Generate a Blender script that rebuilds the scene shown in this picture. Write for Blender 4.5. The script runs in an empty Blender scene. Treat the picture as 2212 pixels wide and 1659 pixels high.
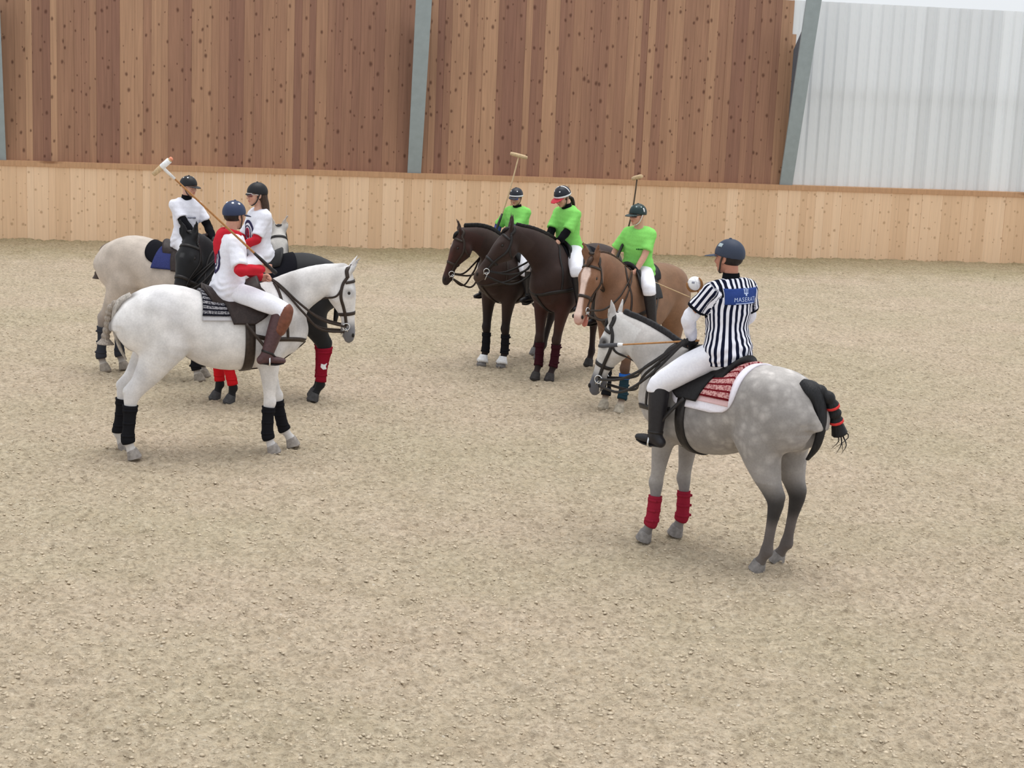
import bpy, bmesh, math, random
import numpy as np
from mathutils import Vector, Matrix
from mathutils.bvhtree import BVHTree

random.seed(7); RNG = np.random.default_rng(7)
C = bpy.context.scene.collection
SC = bpy.context.scene

# ------------------------------------------------------------------ camera, sky, light
def look_camera():
    f, w = 3600.0, 2212.0
    pitch, roll = math.atan(680 / f), math.atan(0.0425)
    fwd = Vector((0, math.cos(pitch), -math.sin(pitch))); up = Vector((0, math.sin(pitch), math.cos(pitch))); rt = Vector((1, 0, 0))
    r = rt * math.cos(roll) + up * math.sin(roll); u = up * math.cos(roll) - rt * math.sin(roll)
    cd = bpy.data.cameras.new('camera'); cam = bpy.data.objects.new('camera', cd); C.objects.link(cam)
    M = Matrix.Identity(4)
    for i in range(3):
        M[i][0], M[i][1], M[i][2] = r[i], u[i], -fwd[i]
    M[2][3] = 3.75
    cam.matrix_world = M
    cd.sensor_width = 36.0; cd.lens = 36.0 * f / w; cd.clip_end = 500
    SC.camera = cam
look_camera()

world = bpy.data.worlds.new('world'); SC.world = world; world.use_nodes = True
_b = world.node_tree.nodes['Background']; _b.inputs[0].default_value = (0.93, 0.965, 1.0, 1); _b.inputs[1].default_value = 0.78
sun = bpy.data.objects.new('roof_light', bpy.data.lights.new('roof_light', 'SUN')); C.objects.link(sun)
sun.data.energy = 1.75; sun.data.angle = math.radians(48); sun.data.color = (1.0, 0.985, 0.96)
sun.rotation_euler = (math.radians(-8), math.radians(6), 0); sun.location = (0, 15, 12)
vs = SC.view_settings
vs.view_transform = 'Standard'; vs.look = 'None'; vs.exposure = 0.2; vs.gamma = 1.0; vs.use_curve_mapping = False

# ------------------------------------------------------------------ materials
def lin(r, g, b):
    f = lambda c: c / 12.92 if c <= 0.04045 else ((c + 0.055) / 1.055) ** 2.4
    return tuple(f(c / 255.0) for c in (r, g, b))
def nodes(name, rough=0.6, spec=0.3):
    m = bpy.data.materials.new(name); m.use_nodes = True
    nt = m.node_tree; p = nt.nodes['Principled BSDF']
    p.inputs['Roughness'].default_value = rough; p.inputs['Specular IOR Level'].default_value = spec
    return m, nt, p
def N(nt, t, **kw):
    n = nt.nodes.new(t)
    for k, v in kw.items():
        if k in n.inputs: n.inputs[k].default_value = v
        else: setattr(n, k, v)
    return n
def ramp(nt, fac, stops):
    n = nt.nodes.new('ShaderNodeValToRGB'); e = n.color_ramp.elements
    while len(e) < len(stops): e.new(0.5)
    for i, (p, c) in enumerate(stops):
        e[i].position = p; e[i].color = (*c[:3], 1)
    nt.links.new(fac, n.inputs[0]); return n.outputs[0]
def mixc(nt, a, b, fac, mode='MIX'):
    n = nt.nodes.new('ShaderNodeMix'); n.data_type = 'RGBA'; n.blend_type = mode
    for s, v in ((n.inputs[6], a), (n.inputs[7], b), (n.inputs[0], fac)):
        if isinstance(v, (int, float)): s.default_value = v
        elif isinstance(v, tuple): s.default_value = (*v[:3], 1)
        else: nt.links.new(v, s)
    return n.outputs[2]
def mathn(nt, op, a, b=0.0, c=0.0):
    n = nt.nodes.new('ShaderNodeMath'); n.operation = op
    for s, v in zip(n.inputs, (a, b, c)):
        if isinstance(v, (int, float)): s.default_value = v
        else: nt.links.new(v, s)
    return n.outputs[0]
def attr(nt, name): 
    return N(nt, 'ShaderNodeAttribute', attribute_name=name)
def bump(nt, p, h, strength=0.3, dist=0.01):
    b = N(nt, 'ShaderNodeBump'); b.inputs['Strength'].default_value = strength; b.inputs['Distance'].default_value = dist
    nt.links.new(h, b.inputs['Height']); nt.links.new(b.outputs[0], p.inputs['Normal'])
_mc = {}
def plain(name, col, rough=0.7, spec=0.25, var=0.12, scale=40.0, bmp=0.15, metal=0.0):
    if name in _mc: return _mc[name]
    m, nt, p = nodes(name, rough, spec)
    t = N(nt, 'ShaderNodeTexCoord'); z = N(nt, 'ShaderNodeTexNoise', Scale=scale, Detail=4.0)
    nt.links.new(t.outputs['Object'], z.inputs['Vector'])
    lo = tuple(c * (1 - var) for c in col); hi = tuple(min(1, c * (1 + var)) for c in col)
    nt.links.new(ramp(nt, z.outputs[0], [(0.3, lo), (0.7, hi)]), p.inputs['Base Color'])
    p.inputs['Metallic'].default_value = metal
    if bmp: bump(nt, p, z.outputs[0], bmp, 0.004)
    _mc[name] = m; return m
def cloth(name, col):
    return plain(name, col, 0.9, 0.1, 0.05, 60.0, 0.2)

M_STRAP = plain('black_leather', (0.018, 0.015, 0.015), 0.5, 0.4, 0.3)
M_BROWNSTRAP = plain('brown_strap', (0.035, 0.022, 0.016), 0.5, 0.4, 0.3)
M_SADDLE = plain('brown_saddle_leather', (0.030, 0.019, 0.017), 0.48, 0.3, 0.3)
M_SADDLEBLK = plain('black_saddle_leather', (0.010, 0.009, 0.010), 0.5, 0.25, 0.3)
M_STEEL = plain('steel', (0.75, 0.76, 0.78), 0.25, 0.5, 0.05, 40, 0, 1.0)
M_CANE = plain('cane', lin(178, 128, 80), 0.6, 0.3, 0.2, 60)
M_PALECANE = plain('pale_cane', lin(205, 178, 140), 0.6, 0.3, 0.15, 60)
M_SKIN = None

def coat_material():
    m, nt, p = nodes('horse_coat', 0.62, 0.22)
    c = attr(nt, 'coat'); d = attr(nt, 'dap'); t = N(nt, 'ShaderNodeTexCoord')
    wv = N(nt, 'ShaderNodeTexNoise', Scale=5.0, Detail=3.0); nt.links.new(t.outputs['Object'], wv.inputs['Vector'])
    vsum = N(nt, 'ShaderNodeVectorMath', operation='MULTIPLY_ADD')
    nt.links.new(wv.outputs['Color'], vsum.inputs[0]); vsum.inputs[1].default_value = (0.12,) * 3; nt.links.new(t.outputs['Object'], vsum.inputs[2])
    vo = N(nt, 'ShaderNodeTexVoronoi', Scale=13.0); nt.links.new(vsum.outputs[0], vo.inputs['Vector'])
    big = N(nt, 'ShaderNodeTexNoise', Scale=6.5, Detail=3.0); nt.links.new(t.outputs['Object'], big.inputs['Vector'])
    hair = N(nt, 'ShaderNodeTexNoise', Scale=60.0, Detail=3.0); nt.links.new(t.outputs['Object'], hair.inputs['Vector'])
    dv = ramp(nt, vo.outputs['Distance'], [(0.1, (1.32,) * 3), (0.62, (0.84,) * 3)])
    dp = mixc(nt, (1.0, 1.0, 1.0), dv, mathn(nt, 'MULTIPLY', d.outputs['Fac'], ramp(nt, big.outputs[0], [(0.3, (0.25,) * 3), (0.65, (1,) * 3)])))
    bg = ramp(nt, big.outputs[0], [(0.3, (0.84,) * 3), (0.7, (1.12,) * 3)])
    hg = ramp(nt, hair.outputs[0], [(0.3, (0.93,) * 3), (0.7, (1.06,) * 3)])
    k = mixc(nt, c.outputs['Color'], dp, 1.0, 'MULTIPLY'); k = mixc(nt, k, bg, 1.0, 'MULTIPLY'); k = mixc(nt, k, hg, 1.0, 'MULTIPLY')
    nt.links.new(k, p.inputs['Base Color']); bump(nt, p, hair.outputs[0], 0.12, 0.004)
    p.inputs['Sheen Weight'].default_value = 0.08
    return m
M_COAT = coat_material()
def vcol_material(name, rough=0.6, spec=0.25):
    m, nt, p = nodes(name, rough, spec); c = attr(nt, 'coat')
    t = N(nt, 'ShaderNodeTexCoord'); z = N(nt, 'ShaderNodeTexNoise', Scale=50.0, Detail=3.0); nt.links.new(t.outputs['Object'], z.inputs['Vector'])
    k = mixc(nt, c.outputs['Color'], ramp(nt, z.outputs[0], [(0.3, (0.94,) * 3), (0.7, (1.05,) * 3)]), 1.0, 'MULTIPLY')
    nt.links.new(k, p.inputs['Base Color']); return m
M_SKIN = vcol_material('skin', 0.5, 0.3)
M_SKIN.node_tree.nodes['Principled BSDF'].inputs['Subsurface Weight'].default_value = 0.08
M_SKIN.node_tree.nodes['Principled BSDF'].inputs['Subsurface Radius'].default_value = (0.01, 0.004, 0.002)
def hair_material(name, col):
    m, nt, p = nodes(name, 0.55, 0.3)
    t = N(nt, 'ShaderNodeTexCoord'); mp = N(nt, 'ShaderNodeMapping'); mp.inputs['Scale'].default_value = (80, 80, 14)
    nt.links.new(t.outputs['Object'], mp.inputs['Vector']); z = N(nt, 'ShaderNodeTexNoise', Scale=1.0, Detail=4.0); nt.links.new(mp.outputs[0], z.inputs['Vector'])
    nt.links.new(ramp(nt, z.outputs[0], [(0.25, tuple(c * 0.55 for c in col)), (0.75, tuple(min(1, c * 1.5) for c in col))]), p.inputs['Base Color'])
    bump(nt, p, z.outputs[0], 0.6, 0.01); return m

# ------------------------------------------------------------------ objects
def tag(o, label=None, cat=None, group=None, kind=None):
    if label: o['label'] = label
    if cat: o['category'] = cat
    if group: o['group'] = group
    if kind: o['kind'] = kind
    return o
def empty(name, loc=(0, 0, 0), rz=0.0):
    o = bpy.data.objects.new(name, None); C.objects.link(o); o.location = loc; o.rotation_euler = (0, 0, rz)
    o.empty_display_size = 0.1; return o
def mesh_obj(name, verts, faces, mat, parent=None, smooth=True, attrs=None, angle=None):
    me = bpy.data.meshes.new(name)
    verts = np.asarray(verts, float)
    me.from_pydata(verts.tolist(), [], faces if isinstance(faces, list) else faces.tolist())
    for k, v in (attrs or {}).items():
        v = np.asarray(v, np.float32)
        if v.ndim == 2:
            if v.shape[1] == 3: v = np.hstack([v, np.ones((len(v), 1), np.float32)])
            me.attributes.new(k, 'FLOAT_COLOR', 'POINT').data.foreach_set('color', v.ravel())
        else: me.attributes.new(k, 'FLOAT', 'POINT').data.foreach_set('value', v.ravel())
    if smooth: me.polygons.foreach_set('use_smooth', [True] * len(me.polygons))
    me.materials.append(mat); me.update()
    if angle:
        me.set_sharp_from_angle(angle=math.radians(angle))
    o = bpy.data.objects.new(name, me); C.objects.link(o)
    if parent: o.parent = parent
    return o
def V(*a): return np.array(a, float)
def unit(v):
    v = np.asarray(v, float); return v / (np.linalg.norm(v) + 1e-12)
def smoothstep(a, b, x):
    t = np.clip((x - a) / (b - a), 0, 1); return t * t * (3 - 2 * t)
def catmull(P, m):
    P = np.asarray(P, float)
    if P.ndim == 1: P = P[:, None]
    if len(P) < 3 and m > 1:
        t = np.linspace(0, 1, m + 1)[:, None]; return P[0] * (1 - t) + P[1] * t
    Q = np.vstack([2 * P[0] - P[1], P, 2 * P[-1] - P[-2]]); out = []
    for i in range(len(P) - 1):
        p0, p1, p2, p3 = Q[i:i + 4]
        for j in range(m):
            t = j / m
            out.append(0.5 * (2 * p1 + (p2 - p0) * t + (2 * p0 - 5 * p1 + 4 * p2 - p3) * t * t + (3 * p1 - p0 - 3 * p2 + p3) * t ** 3))
    out.append(P[-1]); return np.array(out)
def wob(P, s, seed=0):
    P = np.asarray(P); r = np.random.default_rng(seed); o = np.zeros(len(P))
    for i in range(7):
        k = r.normal(size=3) * s; o += np.sin(P @ k + r.uniform(0, 6.28)) / 3.5
    return o

class SDF:
    """distance field on a grid; parts are blended in smoothly and one continuous surface comes out"""
    def __init__(s, lo, hi, h):
        s.lo = np.asarray(lo, float); s.h = h
        s.n = np.ceil((np.asarray(hi, float) - s.lo) / h).astype(int) + 1
        s.ax = [(s.lo[i] + h * np.arange(s.n[i])).astype(np.float32) for i in range(3)]
        s.D = np.full(tuple(s.n), 1.0, np.float32)
    def sl(s, lo, hi):
        a = np.clip(np.floor((np.asarray(lo) - s.lo) / s.h).astype(int), 0, s.n - 1)
        b = np.clip(np.ceil((np.asarray(hi) - s.lo) / s.h).astype(int) + 1, a + 1, s.n)
        return tuple(slice(i, j) for i, j in zip(a, b))
    def xyz(s, q):
        return s.ax[0][q[0]][:, None, None], s.ax[1][q[1]][None, :, None], s.ax[2][q[2]][None, None, :]
    def put(s, q, d, k, op):
        A = s.D[q]
        if op == 'sub':
            d = -d
            if k > 0:
                h = np.clip(0.5 - 0.5 * (d - A) / k, 0, 1); s.D[q] = d * (1 - h) + A * h + k * h * (1 - h)
                return
            s.D[q] = np.maximum(A, d); return
        if k > 0:
            h = np.clip(0.5 + 0.5 * (d - A) / k, 0, 1); s.D[q] = d * (1 - h) + A * h - k * h * (1 - h)
        else: s.D[q] = np.minimum(A, d)
    def chain(s, P, ru, rd=None, w=None, n=(0, 0, 1), k=0.03, m=3, op='add', cuts=(), e=0.0):
        P = np.asarray(P, float); c = len(P)
        f = lambda r: np.full(c, r, float) if np.ndim(r) == 0 else np.asarray(r, float)
        ru = f(ru); rd = ru if rd is None else f(rd); w = ru if w is None else f(w)
        n = np.asarray(n, float); n = np.tile(n, (c, 1)) if n.ndim == 1 else n
        if m > 1:
            P, ru, rd, w, n = catmull(P, m), catmull(ru, m)[:, 0], catmull(rd, m)[:, 0], catmull(w, m)[:, 0], catmull(n, m)
        ru, rd, w = np.maximum(ru + e, .002), np.maximum(rd + e, .002), np.maximum(w + e, .002)
        R = np.maximum(np.maximum(ru, rd), w); mg = k + 2.5 * s.h
        q = s.sl((P - R[:, None]).min(0) - mg, (P + R[:, None]).max(0) + mg)
        base = np.array([x.start for x in q]); T = np.full(tuple(x.stop - x.start for x in q), 1.0, np.float32)
        for i in range(len(P) - 1):
            a, b = P[i], P[i + 1]; d = b - a; L2 = float(d @ d)
            if L2 < 1e-10: continue
            dh = d / math.sqrt(L2); nn = n[i] - dh * (n[i] @ dh); nn = unit(nn); sd = np.cross(dh, nn)
            r_ = max(R[i], R[i + 1]) + mg
            qq = s.sl(np.minimum(a, b) - r_, np.maximum(a, b) + r_); X, Y, Z = s.xyz(qq)
            px, py, pz = X - np.float32(a[0]), Y - np.float32(a[1]), Z - np.float32(a[2])
            t = np.clip((px * d[0] + py * d[1] + pz * d[2]) / L2, 0, 1).astype(np.float32)
            ox, oy, oz = px - t * np.float32(d[0]), py - t * np.float32(d[1]), pz - t * np.float32(d[2])
            u = ox * np.float32(nn[0]) + oy * np.float32(nn[1]) + oz * np.float32(nn[2])
            v = ox * np.float32(sd[0]) + oy * np.float32(sd[1]) + oz * np.float32(sd[2])
            g = ox * np.float32(dh[0]) + oy * np.float32(dh[1]) + oz * np.float32(dh[2])
            r = np.where(u > 0, ru[i] + (ru[i + 1] - ru[i]) * t, rd[i] + (rd[i + 1] - rd[i]) * t); ww = w[i] + (w[i + 1] - w[i]) * t
            rm = np.minimum(r, ww); uu, vv, gg = u / r, v / ww, g / rm
            qn = np.sqrt(uu * uu + vv * vv + gg * gg) + 1e-6
            gr = np.sqrt((uu / r) ** 2 + (vv / ww) ** 2 + (gg / rm) ** 2) + 1e-6
            dist = ((qn - 1) * qn / gr).astype(np.float32)
            tq = tuple(slice(x.start - o, x.stop - o) for x, o in zip(qq, base))
            # clip to T bounds
            tq2, dq = [], []
            for ax in range(3):
                lo, hi = max(tq[ax].start, 0), min(tq[ax].stop, T.shape[ax]); tq2.append(slice(lo, hi)); dq.append(slice(lo - tq[ax].start, hi - tq[ax].start))
            tq2, dq = tuple(tq2), tuple(dq)
            T[tq2] = np.minimum(T[tq2], dist[dq])
        if len(cuts):
            X, Y, Z = s.xyz(q)
            for p, nv in cuts:
                T = np.maximum(T, ((X - p[0]) * nv[0] + (Y - p[1]) * nv[1] + (Z - p[2]) * nv[2]).astype(np.float32))
        s.put(q, T, k, op)
    def ell(s, c, r, ax=None, k=0.02, op='add'):
        c = np.asarray(c, float); r = np.asarray(r, float) if np.ndim(r) else np.full(3, r, float)
        ax = np.eye(3) if ax is None else np.asarray(ax, float); R = r.max() + k + 2.5 * s.h
        q = s.sl(c - R, c + R); X, Y, Z = s.xyz(q); o = [(X - c[0]), (Y - c[1]), (Z - c[2])]
        uu = [(o[0] * ax[i][0] + o[1] * ax[i][1] + o[2] * ax[i][2]) / r[i] for i in range(3)]
        qn = np.sqrt(sum(a * a for a in uu)) + 1e-6; gr = np.sqrt(sum((a / b) ** 2 for a, b in zip(uu, r))) + 1e-6
        s.put(q, ((qn - 1) * qn / gr).astype(np.float32), k, op)
    def cut(s, p, n):
        q = tuple(slice(0, x) for x in s.n); X, Y, Z = s.xyz(q)
        s.D = np.maximum(s.D, ((X - p[0]) * n[0] + (Y - p[1]) * n[1] + (Z - p[2]) * n[2]).astype(np.float32))
    def mesh(s, relax=1):
        D = np.pad(s.D, 1, constant_values=1.0); I = D < 0; lo = s.lo - s.h
        nx, ny, nz = D.shape
        cs = [(i, j, k) for i in (0, 1) for j in (0, 1) for k in (0, 1)]
        cut = lambda A, c: A[c[0]:nx - 1 + c[0], c[1]:ny - 1 + c[1], c[2]:nz - 1 + c[2]]
        cnt = sum(cut(I, c).astype(np.int8) for c in cs); cells = np.argwhere((cnt > 0) & (cnt < 8))
        idx = np.full((nx - 1, ny - 1, nz - 1), -1, np.int64); idx[tuple(cells.T)] = np.arange(len(cells))
        acc = np.zeros((len(cells), 3)); num = np.zeros(len(cells))
        for a in cs:
            for ax in range(3):
                if a[ax]: continue
                b = list(a); b[ax] = 1
                ca, cb = cells + a, cells + b
                va, vb = D[tuple(ca.T)], D[tuple(cb.T)]; x = (va < 0) != (vb < 0)
                t = np.where(x, va / (va - vb + 1e-12), 0); p = ca.astype(float); p[:, ax] += t
                acc[x] += p[x]; num[x] += 1
        verts = lo + s.h * acc / num[:, None]; F = []
        for ax in range(3):
            u, v = [(1, 2), (2, 0), (0, 1)][ax]
            A = np.take(I, range(0, I.shape[ax] - 1), ax); B = np.take(I, range(1, I.shape[ax]), ax)
            e = np.argwhere(A != B); e = e[(e[:, u] > 0) & (e[:, v] > 0)]
            if not len(e): continue
            flip = I[tuple(e.T)]
            def g(du, dv):
                q = e.copy(); q[:, u] -= du; q[:, v] -= dv
                ok = np.ones(len(q), bool)
                for a2 in range(3): ok &= (q[:, a2] >= 0) & (q[:, a2] < idx.shape[a2])
                r = np.full(len(q), -1); r[ok] = idx[tuple(q[ok].T)]; return r
            qd = np.stack([g(1, 1), g(0, 1), g(0, 0), g(1, 0)], 1)
            qd[~flip] = qd[~flip][:, ::-1]; F.append(qd[(qd >= 0).all(1)])
        F = np.vstack(F)
        for _ in range(relax):
            sm = np.zeros_like(verts); cn = np.zeros(len(verts))
            for i in range(4):
                a, b = F[:, i], F[:, (i + 1) % 4]
                np.add.at(sm, a, verts[b]); np.add.at(sm, b, verts[a]); np.add.at(cn, a, 1); np.add.at(cn, b, 1)
            verts = 0.5 * verts + 0.5 * sm / np.maximum(cn, 1)[:, None]
        return verts, F
def vnormals(v, F):
    nrm = np.zeros_like(v); a, b, c, d = (v[F[:, i]] for i in range(4)); fn = np.cross(c - a, d - b)
    for i in range(4): np.add.at(nrm, F[:, i], fn)
    return nrm / (np.linalg.norm(nrm, axis=1)[:, None] + 1e-12)
def bvh_of(v, F): return BVHTree.FromPolygons(np.asarray(v).tolist(), np.asarray(F).tolist())

def tube(P, r, w=None, n=None, seg=10, m=1, cap=True, smooth_pts=True):
    """lofted tube; r along n, w sideways"""
    P = np.asarray(P, float); c = len(P); r = np.full(c, r, float) if np.ndim(r) == 0 else np.asarray(r, float)
    w = r if w is None else (np.full(c, w, float) if np.ndim(w) == 0 else np.asarray(w, float))
    if m > 1: P, r, w = catmull(P, m), catmull(r, m)[:, 0], catmull(w, m)[:, 0]
    T = np.gradient(P, axis=0); T /= np.linalg.norm(T, axis=1)[:, None] + 1e-12
    nn = unit(n if n is not None else (V(0, 0, 1) if abs(T[0][2]) < 0.9 else V(1, 0, 0)))
    vs_, fs = [], []; ang = np.linspace(0, 2 * math.pi, seg, endpoint=False)
    for i in range(len(P)):
        nn = unit(nn - T[i] * (nn @ T[i])); sd = np.cross(T[i], nn)
        vs_.append(P[i] + np.outer(np.cos(ang) * r[i], nn) + np.outer(np.sin(ang) * w[i], sd))
    for i in range(len(P) - 1):
        for j in range(seg):
            a, b = i * seg + j, i * seg + (j + 1) % seg; fs.append([a, b, b + seg, a + seg])
    if cap: fs += [list(range(seg))[::-1], [(len(P) - 1) * seg + j for j in range(seg)]]
    return np.vstack(vs_), fs
def join(*ms):
    vs_, fs, o = [], [], 0
    for v, f in ms:
        vs_.append(np.asarray(v, float)); fs += [[int(i) + o for i in x] for x in (f if isinstance(f, list) else f.tolist())]; o += len(v)
    return np.vstack(vs_), fs
def ribbon(P, width, thick, nrm=None, side=None, m=1, closed=False):
    """flat strap with thickness along a path; nrm: outward normals"""
    P = np.asarray(P, float); n = np.asarray(nrm, float)
    T = (np.roll(P, -1, 0) - np.roll(P, 1, 0)) if closed else np.gradient(P, axis=0)
    T /= np.linalg.norm(T, axis=1)[:, None] + 1e-12
    S = np.cross(n, T); S /= np.linalg.norm(S, axis=1)[:, None] + 1e-12
    w = np.broadcast_to(np.asarray(width, float), (len(P),))[:, None] / 2
    A = [P - S * w, P + S * w, P + S * w + n * thick, P - S * w + n * thick]
    v = np.stack(A, 1).reshape(-1, 3); fs = []; c = len(P)
    for i in range(c if closed else c - 1):
        j = (i + 1) % c
        for k in range(4):
            k2 = (k + 1) % 4; fs.append([4 * i + k, 4 * i + k2, 4 * j + k2, 4 * j + k])
    if not closed: fs += [[3, 2, 1, 0], [4 * c - 4 + k for k in range(4)]]
    return v, fs
def hug(bvh, P, width, thick, off=0.001, m=6, closed=False):
    Q = catmull(np.vstack([P, P[:1]]) if closed else P, m)
    if closed: Q = Q[:-1]
    pts, nr = [], []
    for p in Q:
        h = bvh.find_nearest(Vector(p)); pts.append(np.array(h[0])); nr.append(np.array(h[1]))
    pts, nr = np.array(pts), np.array(nr)
    for _ in range(3):
        if closed: pts = (np.roll(pts, 1, 0) + 2 * pts + np.roll(pts, -1, 0)) / 4; nr = np.roll(nr, 1, 0) + nr + np.roll(nr, -1, 0)
        else:
            pts[1:-1] = (pts[:-2] + 2 * pts[1:-1] + pts[2:]) / 4; nr[1:-1] = nr[:-2] + nr[1:-1] + nr[2:]
        nr = nr / np.linalg.norm(nr, axis=1)[:, None]
    return ribbon(pts + nr * off, width, thick, nr, closed=closed)
def grid_faces(a, b, o=0):
    return [[o + i * b + j, o + i * b + j + 1, o + (i + 1) * b + j + 1, o + (i + 1) * b + j] for i in range(a - 1) for j in range(b - 1)]
def slab(outer, inner, a, b):
    """closed sheet from two a x b point grids"""
    v = np.vstack([outer, inner]); n = a * b; f = grid_faces(a, b) + [x[::-1] for x in grid_faces(a, b, n)]
    bd = [i * b for i in range(a)] + [(a - 1) * b + j for j in range(1, b)] + [i * b + b - 1 for i in range(a - 2, -1, -1)] + [j for j in range(b - 2, 0, -1)]
    for i in range(len(bd)):
        p, q = bd[i], bd[(i + 1) % len(bd)]; f.append([p, q, q + n, p + n])
    return v, f
def sphere(c, r, seg=12, rings=8):
    v, f = [], []
    r = np.full(3, r, float) if np.ndim(r) == 0 else np.asarray(r, float)
    for i in range(rings + 1):
        t = math.pi * i / rings
        for j in range(seg):
            a = 2 * math.pi * j / seg; v.append(np.asarray(c) + r * V(math.sin(t) * math.cos(a), math.sin(t) * math.sin(a), math.cos(t)))
    f = [[i * seg + j, (i + 1) * seg + j, (i + 1) * seg + (j + 1) % seg, i * seg + (j + 1) % seg] for i in range(rings) for j in range(seg)]
    return np.array(v), f
def box(lo, hi):
    x0, y0, z0 = lo; x1, y1, z1 = hi
    v = [(x0, y0, z0), (x1, y0, z0), (x1, y1, z0), (x0, y1, z0), (x0, y0, z1), (x1, y0, z1), (x1, y1, z1), (x0, y1, z1)]
    return np.array(v, float), [[3, 2, 1, 0], [4, 5, 6, 7], [0, 1, 5, 4], [1, 2, 6, 5], [2, 3, 7, 6], [3, 0, 4, 7]]

# ------------------------------------------------------------------ the hall
WA, WD, WN = V(-10.42, 33.41, 0), V(0.98586552, 0.16753855, 0), V(0.16753855, -0.98586552, 0)
WYAW = math.atan2(WD[1], WD[0])
def wp(s, e, z): return WA + WD * s + WN * e + V(0, 0, z)

def vnoise(x, y, f, seed):
    r = np.random.default_rng(seed).random((256, 256)); x, y = x * f, y * f
    xi, yi = np.floor(x).astype(int), np.floor(y).astype(int); a, b = x - xi, y - yi
    a, b = a * a * (3 - 2 * a), b * b * (3 - 2 * b); g = lambda i, j: r[(xi + i) & 255, (yi + j) & 255]
    return (g(0, 0) * (1 - a) + g(1, 0) * a) * (1 - b) + (g(0, 1) * (1 - a) + g(1, 1) * a) * b - 0.5

def sand_material():
    m, nt, p = nodes('sand', 0.95, 0.1)
    geo = N(nt, 'ShaderNodeNewGeometry'); pos = geo.outputs['Position']
    n1 = N(nt, 'ShaderNodeTexNoise', Scale=28.0, Detail=6.0, Roughness=0.65); n2 = N(nt, 'ShaderNodeTexNoise', Scale=0.35, Detail=3.0)
    n3 = N(nt, 'ShaderNodeTexNoise', Scale=75.0, Detail=4.0); n4 = N(nt, 'ShaderNodeTexNoise', Scale=2.2, Detail=5.0, Roughness=0.7)
    for n in (n1, n2, n3, n4): nt.links.new(pos, n.inputs['Vector'])
    c = ramp(nt, n1.outputs[0], [(0.28, lin(161, 144, 126)), (0.45, lin(198, 181, 158)), (0.62, lin(211, 195, 173)), (0.8, lin(230, 216, 198))])
    c = mixc(nt, c, ramp(nt, n2.outputs[0], [(0.35, (0.95, 0.97, 0.93)), (0.65, (1.05, 1.03, 1.04))]), 1.0, 'MULTIPLY')
    c = mixc(nt, c, ramp(nt, n4.outputs[0], [(0.3, (0.9, 0.89, 0.86)), (0.6, (1.04, 1.04, 1.04))]), 1.0, 'MULTIPLY')
    # dark crumbs of rubber and fibre mixed into the sand
    vo = N(nt, 'ShaderNodeTexVoronoi', Scale=11.0); nt.links.new(pos, vo.inputs['Vector'])
    c = mixc(nt, c, (0.86, 0.84, 0.81), ramp(nt, vo.outputs['Distance'], [(0.06, (0.75,) * 3), (0.22, (0,) * 3)]), 'MULTIPLY')
    n5 = N(nt, 'ShaderNodeTexNoise', Scale=16.0, Detail=3.0, Roughness=0.6); nt.links.new(pos, n5.inputs['Vector'])
    c = mixc(nt, c, ramp(nt, n5.outputs[0], [(0.34, (0.78, 0.77, 0.76)), (0.48, (1.0, 1.0, 1.0)), (0.64, (1.14, 1.13, 1.12))]), 1.0, 'MULTIPLY')
    vo2 = N(nt, 'ShaderNodeTexVoronoi', Scale=7.0); mp = N(nt, 'ShaderNodeMapping'); mp.inputs['Location'].default_value = (3.3, 1.7, 0)
    nt.links.new(pos, mp.inputs['Vector']); nt.links.new(mp.outputs[0], vo2.inputs['Vector'])
    c = mixc(nt, c, lin(245, 236, 220), ramp(nt, vo2.outputs['Distance'], [(0.03, (0.6,) * 3), (0.1, (0,) * 3)]))
    # damp unraked band along the kickboard
    dt = N(nt, 'ShaderNodeVectorMath', operation='DOT_PRODUCT'); nt.links.new(pos, dt.inputs[0]); dt.inputs[1].default_value = tuple(WN)
    e = mathn(nt, 'SUBTRACT', dt.outputs['Value'], float(WA @ WN)); e = mathn(nt, 'ADD', e, mathn(nt, 'MULTIPLY', mathn(nt, 'SUBTRACT', n4.outputs[0], 0.5), 2.0))
    wet = ramp(nt, mathn(nt, 'MULTIPLY', e, 0.1), [(0.02, (1,) * 3), (0.2, (0.75,) * 3), (0.42, (0,) * 3)])
    c = mixc(nt, c, (0.74, 0.74, 0.62), wet, 'MULTIPLY')
    nt.links.new(c, p.inputs['Base Color'])
    bump(nt, p, mathn(nt, 'ADD', mathn(nt, 'MULTIPLY_ADD', n5.outputs[0], 1.6, n1.outputs[0]), mathn(nt, 'MULTIPLY', n3.outputs[0], 0.4)), 0.9, 0.04)
    return m

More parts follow.
